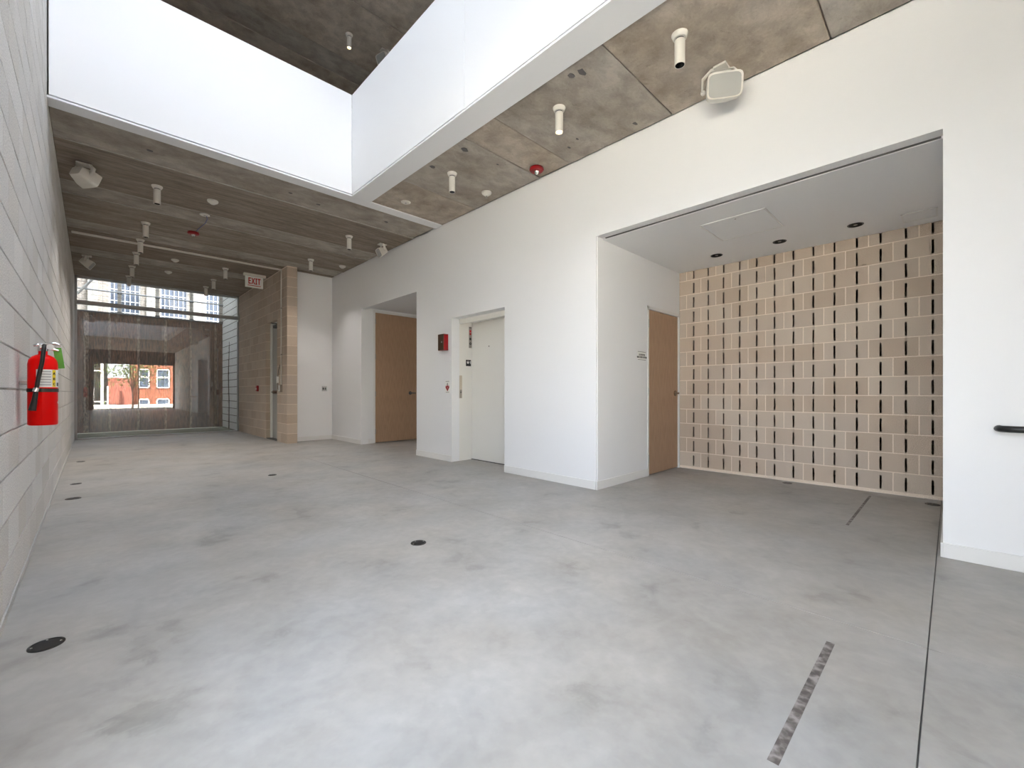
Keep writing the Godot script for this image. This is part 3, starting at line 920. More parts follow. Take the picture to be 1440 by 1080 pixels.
func courtyard() -> void:
	var zf := -16.0
	var g := setting("ground_court", "strip of mossy ground between the glass and the timber fence", "ground")
	pbox("soil", M.soil, g, Vector3(1.3, -0.06, -15.2), Vector3(3.4, 0.10, 2.4))
	var f := thing("timber_fence", "tall dark brown timber fence close behind the glass wall", "fence", Vector3(0, 0, zf))
	var xs := [-0.29, -0.12, 0.33, 0.925, 1.525, 2.116, 2.738, 2.925]
	for i in xs.size() - 1:
		pbox("panel", M.fence[i % 2], f, Vector3((xs[i] + xs[i + 1]) / 2, 1.62, -0.02), Vector3(xs[i + 1] - xs[i] - 0.006, 3.22, 0.02), 0.002)
	for i in range(1, xs.size() - 1):
		pbox("batten", M.batten, f, Vector3(xs[i], 1.6, 0.008), Vector3(0.10 if i == 1 else 0.055, 3.18, 0.036), 0.004)
	pbox("cap", M.steel_dark, f, Vector3(1.317, 3.245, 0.0), Vector3(3.22, 0.03, 0.1), 0.004)
	pbox("rail", M.fence[1], f, Vector3(1.317, 2.35, -0.06), Vector3(3.22, 0.09, 0.06), 0.004)
	# railing on top of the fence
	var r := thing("fence_railing", "steel railing with thin wires on top of the timber fence", "railing", Vector3(0, 3.26, zf))
	for x in [0.535, 1.34, 2.135, 2.88]:
		pbox("post", M.concrete, r, Vector3(x, 0.8, -0.03), Vector3(0.085, 1.6, 0.06), 0.004)
		pbox("clamp", M.steel_dark, r, Vector3(x, 0.535, 0.015), Vector3(0.10, 0.035, 0.06), 0.004)
		pbox("clamp", M.steel_dark, r, Vector3(x, 0.02, 0.015), Vector3(0.10, 0.035, 0.06), 0.004)
	var s := st(); tube(s, [Vector3(-0.29, 0.56, 0.03), Vector3(2.925, 0.56, 0.03)], 0.022, 10)
	part("handrail", s, M.steel, r)
	for y in [0.14, 0.30, 0.42, 0.75, 0.92, 1.1, 1.3]:
		s = st(); tube(s, [Vector3(-0.29, y, 0.02), Vector3(2.925, y, 0.02)], 0.004, 6)
		part("wire", s, M.steel_dark, r)
	for k in 16:
		s = st(); tube(s, [Vector3(-0.2 + 0.2 * k, 0.0, 0.02), Vector3(-0.2 + 0.2 * k, 1.5, 0.02)], 0.003, 6)
		part("wire", s, M.steel_dark, r)
	s = st(); tube(s, [Vector3(-0.285, 0.40, 0.08), Vector3(0.08, 0.94, 0.08)], 0.03, 8)
	part("brace", s, M.grille, r)
	# dry climbing stem on the white wall
	var v := thing("climbing_stem", "thin dry climbing stem on the white painted block wall", "plant", Vector3(XB - 0.012, 0.0, -15.1))
	s = st()
	tube(s, [Vector3(0, 0, 0), Vector3(0, 0.8, 0.02), Vector3(-0.01, 1.6, -0.02), Vector3(0, 2.3, 0.03), Vector3(0, 2.6, 0.06)], [0.012, 0.01, 0.01, 0.007, 0.003], 6)
	for k in 16:
		var y := 0.5 + 0.125 * k
		tube(s, [Vector3(0, y, 0.01), Vector3(-0.01, y + 0.05, 0.05 * (1 if k % 2 else -1)), Vector3(-0.01, y + 0.08, 0.09 * (1 if k % 2 else -1))], [0.005, 0.004, 0.002], 5)
	part("stem", s, M.bark, v)
	# pale brick building with gridded windows
	var zb := -26.0
	var b := thing("brick_building", "pale brick building with tall gridded windows behind the fence", "building", Vector3(0, 0, zb))
	var wins := [[-2.5, -0.9], [0.52, 1.58], [2.28, 3.33], [4.03, 5.1], [5.8, 6.9]]
	s = st()
	var x := -6.0
	for w in wins:
		bx(s, x, w[0], -0.2, 14.0, -0.35, 0.0)
		bx(s, w[0], w[1], -0.2, 4.2, -0.35, 0.0)
		bx(s, w[0], w[1], 8.2, 14.0, -0.35, 0.0)
		x = w[1]
	bx(s, x, 10.0, -0.2, 14.0, -0.35, 0.0)
	part("wall", s, M.pale_brick, b)
	for w in wins:
		pbox("sill", M.concrete, b, Vector3((w[0] + w[1]) / 2, 4.16, 0.04), Vector3(w[1] - w[0] + 0.2, 0.12, 0.16), 0.01)
		s = st()
		bx(s, w[0], w[0] + 0.05, 4.2, 8.2, -0.2, -0.1); bx(s, w[1] - 0.05, w[1], 4.2, 8.2, -0.2, -0.1)
		var n := 6
		for i in range(1, n): bx(s, w[0] + (w[1] - w[0]) * i / n - 0.014, w[0] + (w[1] - w[0]) * i / n + 0.014, 4.2, 8.2, -0.19, -0.12)
		for i in 9: bx(s, w[0], w[1], 4.2 + 0.5 * i - 0.014, 4.2 + 0.5 * i + 0.014, -0.19, -0.12)
		var o := part("window", s, M.white_gloss, b)
		pbox("pane", M.pane_dark, o, Vector3((w[0] + w[1]) / 2, 6.2, -0.2), Vector3(w[1] - w[0], 4.0, 0.02))
	var pk := [-3.5, 0.0, 1.93, 3.68, 5.45]
	for px in pk: pbox("pier", M.concrete, b, Vector3(px, 6.9, 0.06), Vector3(0.32, 14.2, 0.14), 0.01)
	var yd := setting("ground_yard", "paved yard between the fence and the pale brick building", "ground")
	pbox("paving", M.paving, yd, Vector3(2.0, -0.25, -21.2), Vector3(24.0, 0.2, 9.6))
	var nb := thing("sun_block_building", "tall unseen building mass added to shade the courtyard and rooflight", "building", Vector3(-6.5, 0, -14.1))  # unseen mass, placed and sized to keep direct sun out
	pbox("wall", M.render_dark, nb, Vector3(0.0, 8.5, 0), Vector3(11.7, 17.2, 22.9))
	pbox("roof", M.asphalt, nb, Vector3(0.0, 17.2, 0), Vector3(11.8, 0.2, 23.0), 0.03)
	var sy := setting("ground_side", "paved yard outside the added side window", "ground")
	pbox("paving", M.paving, sy, Vector3(-10.7, -0.12, 3.2), Vector3(20.0, 0.2, 11.4))

func street() -> void:
	var g := setting("ground_street", "asphalt street in front of the glazed shopfront", "ground")
	pbox("asphalt", M.asphalt, g, Vector3(4, -0.35, 17.0), Vector3(60, 0.2, 9.0))
	pbox("pavement", M.paving, g, Vector3(4, -0.16, 10.8), Vector3(60, 0.3, 3.4), 0.02)
	pbox("pavement", M.paving, g, Vector3(4, -0.20, 23.4), Vector3(60, 0.3, 4.0), 0.02)
	var h := thing("brick_house", "sunlit red brick house across the street, mirrored in the glass wall", "house", Vector3(0, 0, 25.0))
	var s := st()
	bx(s, 2.7, 9.0, -0.2, 9.0, 0.0, 6.0)
	part("wall", s, M.red_brick, h)
	s = st(); bx(s, 1.0, 2.7, -0.2, 2.4, -0.3, 4.0)
	part("side_wing", s, flat_mat(Color(0.55, 0.33, 0.28), 0.9), h)
	s = st(); bx(s, -5.0, 1.0, -0.2, 8.0, 2.0, 6.0)
	part("porch_back", s, M.render_dark, h)
	s = st(); bx(s, -5.0, 1.0, 3.9, 4.2, -0.9, 2.1)
	part("shade_roof", s, M.paving, h)  # slab added to keep the sun off the porch back
	for a in [[3.05, 3.85, 1.5, 3.3], [4.35, 5.35, 1.5, 3.3], [3.05, 3.85, -0.1, 0.5], [4.35, 5.35, -0.1, 0.5], [6.3, 7.2, 1.5, 3.3]]:
		s = st()
		bx(s, a[0], a[0] + 0.09, a[2], a[3], -0.06, 0.02); bx(s, a[1] - 0.09, a[1], a[2], a[3], -0.06, 0.02)
		bx(s, a[0], a[1], a[2], a[2] + 0.09, -0.06, 0.02); bx(s, a[0], a[1], a[3] - 0.1, a[3], -0.06, 0.02)
		if a[3] > 1.0: bx(s, a[0], a[1], (a[2] + a[3]) / 2 + 0.05, (a[2] + a[3]) / 2 + 0.2, -0.05, 0.02)
		var o := part("window", s, M.white_gloss, h)
		pbox("pane", M.pane_dark, o, Vector3((a[0] + a[1]) / 2, (a[2] + a[3]) / 2, -0.005), Vector3(a[1] - a[0], a[3] - a[2], 0.03))
	for a in [[-24.0, -5.2, "long pale house added to bounce sunlight, left of the brick house"], [9.4, 30.0, "long pale house added to bounce sunlight, beyond the brick house"]]:
		var q := thing("sun_bounce_house", a[2], "house", Vector3((a[0] + a[1]) / 2, -0.05, 28.0))  # pale walls added as reflectors of sunlight into the shopfront
		pbox("wall", M.paving, q, Vector3(0, 4.5, 0), Vector3(a[1] - a[0], 9.0, 6.0))
		for i in 5:
			var wx: float = (a[1] - a[0]) * (i / 5.0 - 0.4)
			for y in [2.2, 5.6]:
				var o := pbox("window", M.white_gloss, q, Vector3(wx, y, -3.02), Vector3(1.2, 1.9, 0.1), 0.02)
				pbox("pane", M.pane_dark, o, Vector3(wx, y, -3.07), Vector3(1.0, 1.7, 0.02))
	var p := thing("porch_railing", "white porch posts and railing across the street", "railing", Vector3(0, -0.05, 23.4))
	for x in [0.05, 0.95]: pbox("baluster_post", M.white_gloss, p, Vector3(x, 0.85, 0), Vector3(0.10, 1.7, 0.10), 0.01)
	pbox("porch_post", M.white_gloss, p, Vector3(0.6, 2.0, 0), Vector3(0.18, 4.0, 0.18), 0.01)
	pbox("rail", M.white_gloss, p, Vector3(0.2, 3.0, 0), Vector3(1.0, 0.07, 0.07), 0.01)
	pbox("rail", M.white_gloss, p, Vector3(0.4, 0.35, 0), Vector3(1.2, 0.07, 0.07), 0.01)
	pbox("step", M.paving, p, Vector3(0.0, 0.0, 0.2), Vector3(3.0, 0.12, 1.2), 0.01)
	var t := thing("street_tree", "slim leafy street tree on the pavement across the shopfront", "tree", Vector3(2.0, -0.02, 12.0))
	s = st()
	tube(s, [Vector3(0, -0.05, 0), Vector3(0.02, 0.7, 0), Vector3(-0.02, 1.4, 0.05)], [0.06, 0.05, 0.045], 8)
	for a in [[-0.7, 3.6, 0.3], [0.5, 3.9, -0.2], [0.1, 4.4, 0.5], [-0.25, 4.2, -0.5], [0.9, 3.2, 0.2]]:
		tube(s, [Vector3(-0.02, 1.3, 0.05), Vector3(a[0] * 0.35, 2.1, a[2] * 0.3), Vector3(a[0], a[1], a[2])], [0.035, 0.025, 0.01], 7)
	part("trunk", s, M.bark, t)
	s = st()
	for k in 900:
		var c := Vector3(rng.randfn(0, 0.85), rng.randfn(3.1, 0.8), rng.randfn(0, 0.8))
		var u := Vector3(rng.randf_range(-1, 1), rng.randf_range(-1, 1), rng.randf_range(-1, 1)).normalized() * 0.09
		var w := u.cross(Vector3(rng.randf_range(-1, 1), rng.randf_range(-1, 1), rng.randf_range(-1, 1))).normalized() * 0.05
		tri(s, c - u, c + w, c + u); tri(s, c - u, c + u, c - w)
	part("foliage", s, M.leaf, t).set_meta("kind", "stuff")

# fittings on the ceiling -------------------------------------------------------------
const ORD := ["", "first", "second", "third", "fourth", "fifth", "sixth"]

func tube_light(at: Vector3, lit: bool, label: String, group: String, power := 0.2, shows := false) -> void:
	var o := thing("tube_downlight", label, "downlight", at, group)
	var s := st()
	lathe(s, [Vector2(0.0, -0.034), Vector2(0.045, -0.034), Vector2(0.050, -0.028), Vector2(0.057, -0.010), Vector2(0.060, 0.0)], 24)
	part("canopy", s, M.fixture, o)
	s = st()
	lathe(s, [Vector2(0.031, -0.045), Vector2(0.031, -0.034)], 20)
	part("swivel_ring", s, M.steel_dark, o)
	s = st()
	lathe(s, [Vector2(0.031, -0.15), Vector2(0.033, -0.23), Vector2(0.0375, -0.23), Vector2(0.0375, -0.048), Vector2(0.032, -0.044), Vector2(0.0, -0.044)], 24)
	part("tube", s, M.fixture, o)
	s = st()
	lathe(s, [Vector2(0.0, -0.205 if shows else -0.165), Vector2(0.0325, -0.205 if shows else -0.165)], 20)
	part("lens", s, M.lamp if lit else M.matt_black, o)
	if not shows:
		s = st(); lathe(s, [Vector2(0.0325, -0.2295), Vector2(0.0305, -0.165)], 20)
		part("baffle", s, M.matt_black, o)
	if lit:
		var l := SpotLight3D.new()
		l.name = "lamp_beam"
		l.light_color = Color(1.0, 0.98, 0.96)
		l.light_energy = power
		l.light_size = 0.033
		l.spot_angle = 58.0
		l.spot_angle_attenuation = 1.0
		l.spot_range = 30.0
		l.spot_attenuation = 2.0
		l.shadow_enabled = true
		l.position = Vector3(0, -0.235, 0)
		l.rotation.x = -PI / 2
		o.add_child(l)

func speaker(at: Vector3, aim: Vector3, size: Vector3, label: String, ceil_y: float) -> void:
	var o := thing("loudspeaker", label, "loudspeaker", at, "white loudspeakers under the ceilings")
	var bs := Basis.looking_at(aim, Vector3.UP)
	var w := size.x / 2
	var h := size.y / 2
	var d := size.z
	X = Transform3D(bs, Vector3.ZERO)       # -z is the front
	var f := d * 0.5
	var s := st()
	var front := []
	var mid := []
	var back := []
	for k in 24:
		var a := TAU * k / 24.0
		var e := Vector2(signf(cos(a)) * pow(absf(cos(a)), 0.35), signf(sin(a)) * pow(absf(sin(a)), 0.35))
		front.append(Vector3(e.x * w, e.y * h, -f))
		mid.append(Vector3(e.x * w * 0.97, e.y * h * 0.97, -f + d * 0.35))
		back.append(Vector3(e.x * w * 0.62, e.y * h * 0.66, f))
	for i in 24:
		var j := (i + 1) % 24
		s.set_smooth_group(1)
		qd(s, front[j], front[i], mid[i], mid[j])
		s.set_smooth_group(2)
		qd(s, mid[j], mid[i], back[i], back[j])
		s.set_smooth_group(-1)
		tri(s, back[j], back[i], Vector3(0, 0, f))
		var fi: Vector3 = front[i] * Vector3(0.90, 0.88, 1) + Vector3(0, 0, 0.006)
		var fj: Vector3 = front[j] * Vector3(0.90, 0.88, 1) + Vector3(0, 0, 0.006)
		qd(s, front[i], front[j], fj, fi)
	part("cabinet", s, M.fixture, o)
	s = st()
	for i in 24:
		var j := (i + 1) % 24
		tri(s, front[i] * Vector3(0.90, 0.88, 1) + Vector3(0, 0, 0.005), front[j] * Vector3(0.90, 0.88, 1) + Vector3(0, 0, 0.005), Vector3(0, 0, -f + 0.003))
	part("grille", s, M.grille, o)
	X = Transform3D()
	s = st()
	var side := bs.x * (w + 0.012)
	var rise := ceil_y - at.y
	for sg in [-1.0, 1.0]:
		tube(s, [side * sg + bs.z * 0.02, side * sg * 1.02 + Vector3(0, rise * 0.55, 0), side * sg * 0.6 + Vector3(0, rise - 0.012, 0), Vector3(0, rise - 0.010, 0)], [0.024, 0.022, 0.018, 0.018], 8, true, 0.4)
		cb(s, side * sg * 0.98 + bs.z * 0.02, Vector3(0.035, 0.035, 0.035), 0.008)
	cb(s, Vector3(0, rise - 0.009, 0), Vector3(0.14, 0.018, 0.10), 0.004)
	part("yoke", s, M.fixture, o)

func ceiling_fittings() -> void:
	var zs := [-13.2, -12.12, -10.9, -9.92, -8.87, -7.2]
	for i in 6: tube_light(Vector3(0.6, CEIL, zs[i]), i > 1, "white tube downlight, %s from the glass in the row along the grey block wall" % ORD[i + 1], "tube downlights under the concrete ceiling")  # beams nearer than the third are added to brighten the far end
	zs = [-13.16, -12.2, -10.93]
	for i in 3: tube_light(Vector3(2.05, CEIL, zs[i]), false, "white tube downlight, %s from the glass in the short row by the exit sign" % ORD[i + 1], "tube downlights under the concrete ceiling")
	zs = [-9.0, -7.2, -4.26, -2.58, -1.42]
	for i in 5:
		var lit := i == 3 or i < 2  # beams next to the tan pier are added to lift the far wall
		tube_light(Vector3(3.14, CEIL, zs[i]), lit, "lit white tube downlight glowing warm beside the red sounder" if i == 3 else "white tube downlight, %s from the tan pier in the row along the white wall" % ORD[i + 1], "tube downlights under the concrete ceiling", 0.06 if i == 3 else 0.13, i == 3)
	tube_light(Vector3(3.14, CEIL2, -7.2), true, "lit white tube downlight under the upper ceiling, above the parapets", "tube downlights under the concrete ceiling", 0.1, true)
	speaker(Vector3(3.71, 3.575, -1.32), Vector3(-0.82, -0.20, 0.55), Vector3(0.27, 0.20, 0.17), "white loudspeaker with grey grille above the niche opening", CEIL)
	speaker(Vector3(3.74, 3.62, -7.18), Vector3(-0.85, -0.45, -0.15), Vector3(0.20, 0.15, 0.15), "white loudspeaker where white wall meets ceiling near the door recess", CEIL)
	speaker(Vector3(-0.07, 3.61, -7.1), Vector3(0.75, -0.35, -0.55), Vector3(0.24, 0.17, 0.18), "white loudspeaker seen from behind, beside the grey wall near the opening", CEIL)
	speaker(Vector3(-0.08, 3.61, -11.8), Vector3(0.75, -0.5, 0.1), Vector3(0.22, 0.16, 0.18), "white loudspeaker beside the grey wall close to the glass", CEIL)
	speaker(Vector3(3.74, 7.05, -7.1), Vector3(-0.85, -0.4, 0.2), Vector3(0.24, 0.17, 0.16), "white loudspeaker under the upper ceiling, half hidden by the parapet", CEIL2)
	# detectors, sprinkler covers and sounders
	for a in [[1.2, -7.2, 0, "white smoke detector under the ceiling in front of the red sounder"], [1.19, -10.92, 0, "white smoke detector beyond the white conduit line"],
			[1.2, -12.1, 0, "white smoke detector closest to the glass wall"], [3.78, -9.0, 0, "white smoke detector in the corner above the short white wall"],
			[3.765, -4.34, 1, "white detector with a nozzle under the ceiling beside the white wall"], [3.15, -5.36, 2, "flat white cover disc beside the ceiling band"], [1.21, -7.86, 2, "flat white cover disc with a blue wire"]]:
		var o := thing("cover_disc" if a[2] == 2 else "smoke_detector", a[3], "cover" if a[2] == 2 else "detector", Vector3(a[0], CEIL, a[1]), "small white ceiling devices")
		var s := st()
		if a[2] == 2:
			lathe(s, [Vector2(0.0, -0.012), Vector2(0.05, -0.012), Vector2(0.065, -0.004), Vector2(0.066, 0.0)], 24)
			part("disc", s, M.fixture, o)
			X = Transform3D(Basis(), Vector3(0, -0.012, 0))
			s = st(); lathe(s, [Vector2(0.0, -0.006), Vector2(0.012, -0.004), Vector2(0.014, 0.0)], 12)
			X = Transform3D()
			part("screw_cap", s, M.grille, o)
			if a[1] < -7.0:
				s = st(); tube(s, [Vector3(0.02, -0.012, 0), Vector3(0.05, -0.02, -0.1), Vector3(0.06, -0.012, -0.35), Vector3(0.03, -0.006, -0.7), Vector3(0.02, -0.006, -0.88)], 0.006, 6)
				part("wire", s, flat_mat(Color(0.42, 0.44, 0.60), 0.5), o)
		else:
			lathe(s, [Vector2(0.045, -0.034), Vector2(0.060, -0.026), Vector2(0.066, -0.012), Vector2(0.066, 0.0)], 24)
			part("base", s, M.fixture, o)
			s = st()
			lathe(s, [Vector2(0.0, -0.052), Vector2(0.022, -0.052), Vector2(0.034, -0.044), Vector2(0.045, -0.034)], 24)
			part("sensor", s, M.fixture, o)
			if a[2] == 1:
				s = st(); lathe(s, [Vector2(0.0, -0.078), Vector2(0.014, -0.078), Vector2(0.016, -0.07), Vector2(0.010, -0.052)], 16)
				part("nozzle", s, M.satin, o)
	for a in [[1.205, -8.85, "red round alarm sounder under the far ceiling, on a blue wire"], [3.79, -3.46, "red round alarm sounder under the ceiling beside the white wall"]]:
		var o := thing("alarm_sounder", a[2], "alarm", Vector3(a[0], CEIL, a[1]), "red ceiling sounders")
		var s := st()
		lathe(s, [Vector2(0.035, -0.042), Vector2(0.074, -0.036), Vector2(0.086, -0.020), Vector2(0.080, 0.0)], 28)
		lathe(s, [Vector2(0.0, -0.040), Vector2(0.035, -0.042)], 20)
		part("body", s, M.red_dark, o)
		s = st(); lathe(s, [Vector2(0.0, -0.074), Vector2(0.018, -0.069), Vector2(0.026, -0.052), Vector2(0.030, -0.040)], 16, true)
		part("strobe_lens", s, M.chrome, o)
	# conduit line across the far ceiling
	var c := thing("ceiling_conduit", "straight white conduit crossing the far concrete ceiling", "conduit", Vector3(0, CEIL, -10.16))
	pbox("conduit_run", M.fixture, c, Vector3((XL + XB) / 2 + 0.02, -0.016, 0), Vector3(XB - XL - 0.05, 0.032, 0.045), 0.008)
	# exit sign
	var e := thing("exit_sign", "white hanging sign with red EXIT lettering below the far ceiling", "exit sign", Vector3(2.615, CEIL, -11.02))
	pbox("canopy", M.fixture, e, Vector3(0.01, -0.03, 0), Vector3(0.44, 0.06, 0.08), 0.006)
	pbox("panel", M.paper, e, Vector3(0, -0.185, 0), Vector3(0.355, 0.25, 0.03), 0.004)
	words("lettering", "EXIT", 0.14, M.sign_red, e, Vector3(0, -0.165, 0.016), Basis().scaled(Vector3(0.62, 1.0, 1.0)))
	pbox("underline", M.sign_red, e, Vector3(0, -0.265, 0.0155), Vector3(0.26, 0.014, 0.002))

# fittings on the walls ------------------------------------------------------------------
func arc_label(r: float, y0: float, y1: float, d0: float, d1: float) -> SurfaceTool:
	var s := st()
	lathe(s, [Vector2(r, y0), Vector2(r, y1)], maxi(2, int((d1 - d0) / 8.0)), false, deg_to_rad(d0), deg_to_rad(d1))
	return s

func wall_fittings() -> void:
	# fire extinguisher; angles run from +z (towards the street) to +x (into the room)
	var o := thing("fire_extinguisher", "red fire extinguisher hung on the grey block wall", "fire extinguisher", Vector3(-0.202, 0.895, -3.62))
	var r := 0.060
	var s := st()
	lathe(s, [Vector2(0, 0.004), Vector2(r - 0.006, 0.0), Vector2(r, 0.006)], 32, true)
	lathe(s, [Vector2(r, 0.006), Vector2(r, 0.345)], 32)
	lathe(s, [Vector2(r, 0.345), Vector2(r * 0.94, 0.368), Vector2(r * 0.76, 0.386), Vector2(r * 0.5, 0.397), Vector2(0.019, 0.402), Vector2(0.019, 0.42), Vector2(0, 0.42)], 32, true)
	part("cylinder", s, M.red, o)
	part("instruction_label", arc_label(r + 0.0006, 0.215, 0.315, -22, 95), M.paper, o, "white printed label")
	part("rating_strip", arc_label(r + 0.0012, 0.217, 0.313, 40, 56), M.yellow, o, "yellow strip lettered A B C")
	for k in 6:
		part("print_line", arc_label(r + 0.0012, 0.226 + 0.015 * k, 0.231 + 0.015 * k, -12, 34), M.grille, o)
	for a in [["A", 0.292], ["B", 0.262], ["C", 0.232]]:
		var q := deg_to_rad(48.0)
		words("letter", a[0], 0.014, M.black, o, Vector3(sin(q) * (r + 0.0016), a[1], cos(q) * (r + 0.0016)), Basis(Vector3.UP, q))
	part("pictogram", arc_label(r + 0.0012, 0.222, 0.242, 64, 82), M.steel_dark, o)
	part("strap", arc_label(r + 0.0025, 0.188, 0.208, 0, 360), M.black, o, "black rubber strap")
	s = st()
	var q0 := deg_to_rad(70.0)
	tri(s, Vector3(sin(q0) * (r + 0.001), 0.128, cos(q0) * (r + 0.001)), Vector3(r + 0.001, 0.116, 0.0), Vector3(r + 0.001, 0.14, 0.0))
	part("sticker", s, M.paper, o, "small white triangular sticker")
	s = st()
	lathe(s, [Vector2(0.017, 0.415), Vector2(0.021, 0.425), Vector2(0.021, 0.452), Vector2(0.012, 0.462), Vector2(0, 0.464)], 16)
	cb(s, Vector3(0.0, 0.445, 0.02), Vector3(0.03, 0.03, 0.05), 0.006)
	part("valve", s, M.chrome, o)
	s = st()
	tube(s, [Vector3(0.0, 0.455, 0.0), Vector3(0.025, 0.466, 0.0), Vector3(0.05, 0.467, 0.0), Vector3(0.072, 0.458, 0.0)], [0.009, 0.009, 0.008, 0.006], 8)
	tube(s, [Vector3(0.0, 0.44, 0.0), Vector3(0.03, 0.437, 0.0), Vector3(0.062, 0.428, 0.0)], [0.009, 0.008, 0.006], 8)
	tube(s, [Vector3(0, 0.448, 0.0), Vector3(-0.02, 0.455, 0.01), Vector3(-0.036, 0.449, 0.01)], [0.008, 0.008, 0.005], 8)
	part("squeeze_handle", s, M.chrome, o)
	X = Transform3D(Basis(Vector3.RIGHT, PI / 2), Vector3(0.03, 0.445, 0.02))
	s = st(); lathe(s, [Vector2(0.016, 0.0), Vector2(0.016, 0.012), Vector2(0, 0.013)], 16)
	X = Transform3D()
	part("gauge", s, M.paper, o)
	s = st()
	tube(s, [Vector3(0.004, 0.448, 0.03), Vector3(0.008, 0.45, 0.055), Vector3(0.007, 0.425, 0.072), Vector3(0.002, 0.36, 0.078), Vector3(-0.012, 0.27, 0.076), Vector3(-0.020, 0.205, 0.074)], 0.0095, 10)
	part("hose", s, M.black, o)
	s = st()
	tube(s, [Vector3(-0.020, 0.21, 0.074), Vector3(-0.024, 0.19, 0.075)], 0.013, 10)
	part("hose_clip", s, M.chrome, o)
	s = st()
	tube(s, [Vector3(-0.022, 0.19, 0.075), Vector3(-0.028, 0.14, 0.075), Vector3(-0.036, 0.085, 0.075)], [0.010, 0.012, 0.016], 12)
	part("nozzle", s, M.black, o)
	s = st()
	X = Transform3D(Basis(Vector3.BACK, 0.12), Vector3(0.062, 0.385, -0.02))
	cb(s, Vector3.ZERO, Vector3(0.034, 0.12, 0.002), 0.0008)
	X = Transform3D()
	part("inspection_tag", s, M.green, o, "green inspection tag")
	s = st()
	cb(s, Vector3(-0.076, 0.24, -0.03), Vector3(0.032, 0.022, 0.02), 0.002)
	part("wall_bracket", s, M.grille, o)
	# key box beside the lift
	var k := thing("lift_key_box", "small red key box with bronze door on the white wall by the lift", "key box", Vector3(XR, 1.87, -5.605))
	pbox("box", M.red_dark, k, Vector3(-0.042, 0, 0), Vector3(0.084, 0.255, 0.155), 0.003)
	pbox("box_door", M.bronze, k, Vector3(-0.087, 0, 0), Vector3(0.006, 0.252, 0.152), 0.002)
	X = Transform3D(Basis(Vector3.BACK, PI / 2), Vector3(-0.09, 0.0, 0.03))
	s = st(); lathe(s, [Vector2(0.014, 0), Vector2(0.012, 0.008), Vector2(0, 0.008)], 14)
	X = Transform3D()
	part("lock", s, M.chrome, k)
	var fs := thing("fire_notice", "small white notice with dark red emblem on the wall by the lift", "sign", Vector3(XR, 1.17, -5.545))
	var face := Basis(Vector3.UP, -PI / 2)       # looks to -x
	pbox("plate", M.paper, fs, Vector3(-0.002, 0, 0), Vector3(0.004, 0.20, 0.135), 0.001)
	for a in [[0.086, 0.006], [-0.084, 0.005]]: pbox("print_line", M.steel_dark, fs, Vector3(-0.0045, a[0], 0), Vector3(0.001, a[1], 0.09))
	X = Transform3D(face, Vector3(-0.004, 0, 0))
	s = st()
	prism(s, [Vector2(0, -0.072), Vector2(0.05, -0.01), Vector2(0.045, 0.02), Vector2(0.018, 0.005), Vector2(0.0, -0.03), Vector2(-0.018, 0.005), Vector2(-0.045, 0.02), Vector2(-0.05, -0.01)], 0.0, 0.001)
	prism(s, [Vector2(-0.018, 0.008), Vector2(0.0, -0.02), Vector2(0.018, 0.008), Vector2(0.022, 0.03), Vector2(0.0, 0.022), Vector2(-0.022, 0.03)], 0.0, 0.001)
	part("emblem", s, M.red_dark, fs)
	s = st(); prism(s, [Vector2(-0.014, 0.034), Vector2(0.014, 0.034), Vector2(0.0, 0.068)], 0.0, 0.001)
	X = Transform3D()
	part("arrow", s, M.black, fs)
	# room sign by the narrow wooden door
	var rs := thing("room_sign", "small white sign reading ELEVATOR MACHINE ROOM beside the narrow wooden door", "sign", Vector3(4.985, 1.545, -2.75))
	pbox("plate", M.paper, rs, Vector3(0, 0, 0.002), Vector3(0.20, 0.11, 0.004), 0.001)
	for y in [0.050, -0.050]: pbox("border_line", M.steel_dark, rs, Vector3(0, y, 0.0042), Vector3(0.2, 0.005, 0.001))
	words("lettering", "ELEVATOR", 0.022, M.black, rs, Vector3(0, 0.013, 0.0045), Basis())
	words("lettering", "MACHINE ROOM", 0.022, M.black, rs, Vector3(0, -0.018, 0.0045), Basis())
	# outlet on the short white wall
	var ou := thing("wall_outlet", "small steel outlet plate on the short white wall", "outlet", Vector3(3.82, 1.17, -10.1))
	pbox("plate", M.chrome, ou, Vector3(0, 0, 0.003), Vector3(0.11, 0.115, 0.006), 0.001)
	for x in [-0.024, 0.024]: pbox("socket", M.steel_dark, ou, Vector3(x, 0.0, 0.007), Vector3(0.03, 0.05, 0.002), 0.0005)
	# pull station, conduit and reader on the tan block wall
	var ps := thing("pull_station", "red fire alarm pull station on the tan block wall", "fire alarm", Vector3(XB, 1.18, -11.98))
	pbox("case", M.red_dark, ps, Vector3(-0.02, 0, 0), Vector3(0.04, 0.14, 0.12), 0.006)
	pbox("pull_bar", M.paper, ps, Vector3(-0.044, -0.01, 0), Vector3(0.01, 0.022, 0.08), 0.003)
	var cd := thing("wall_conduit", "thin steel conduit running down the tan block wall to a switch box", "conduit", Vector3(XB, 0, -10.12))
	s = st(); tube(s, [Vector3(-0.014, CEIL - 0.01, 0), Vector3(-0.014, 1.24, 0)], 0.0125, 10)
	part("conduit_run", s, M.fixture, cd)
	for y in [2.9, 1.9]: pbox("strap", M.satin, cd, Vector3(-0.013, y, 0), Vector3(0.03, 0.02, 0.06), 0.003)
	pbox("switch_box", M.satin, cd, Vector3(-0.026, 1.17, 0), Vector3(0.052, 0.16, 0.085), 0.004)
	pbox("switch_cover", M.paper, cd, Vector3(-0.055, 1.17, 0), Vector3(0.006, 0.13, 0.075), 0.002)
	var rd := thing("door_intercom", "white handset on a cord beside the exit door", "intercom", Vector3(XB, 1.36, -10.35))
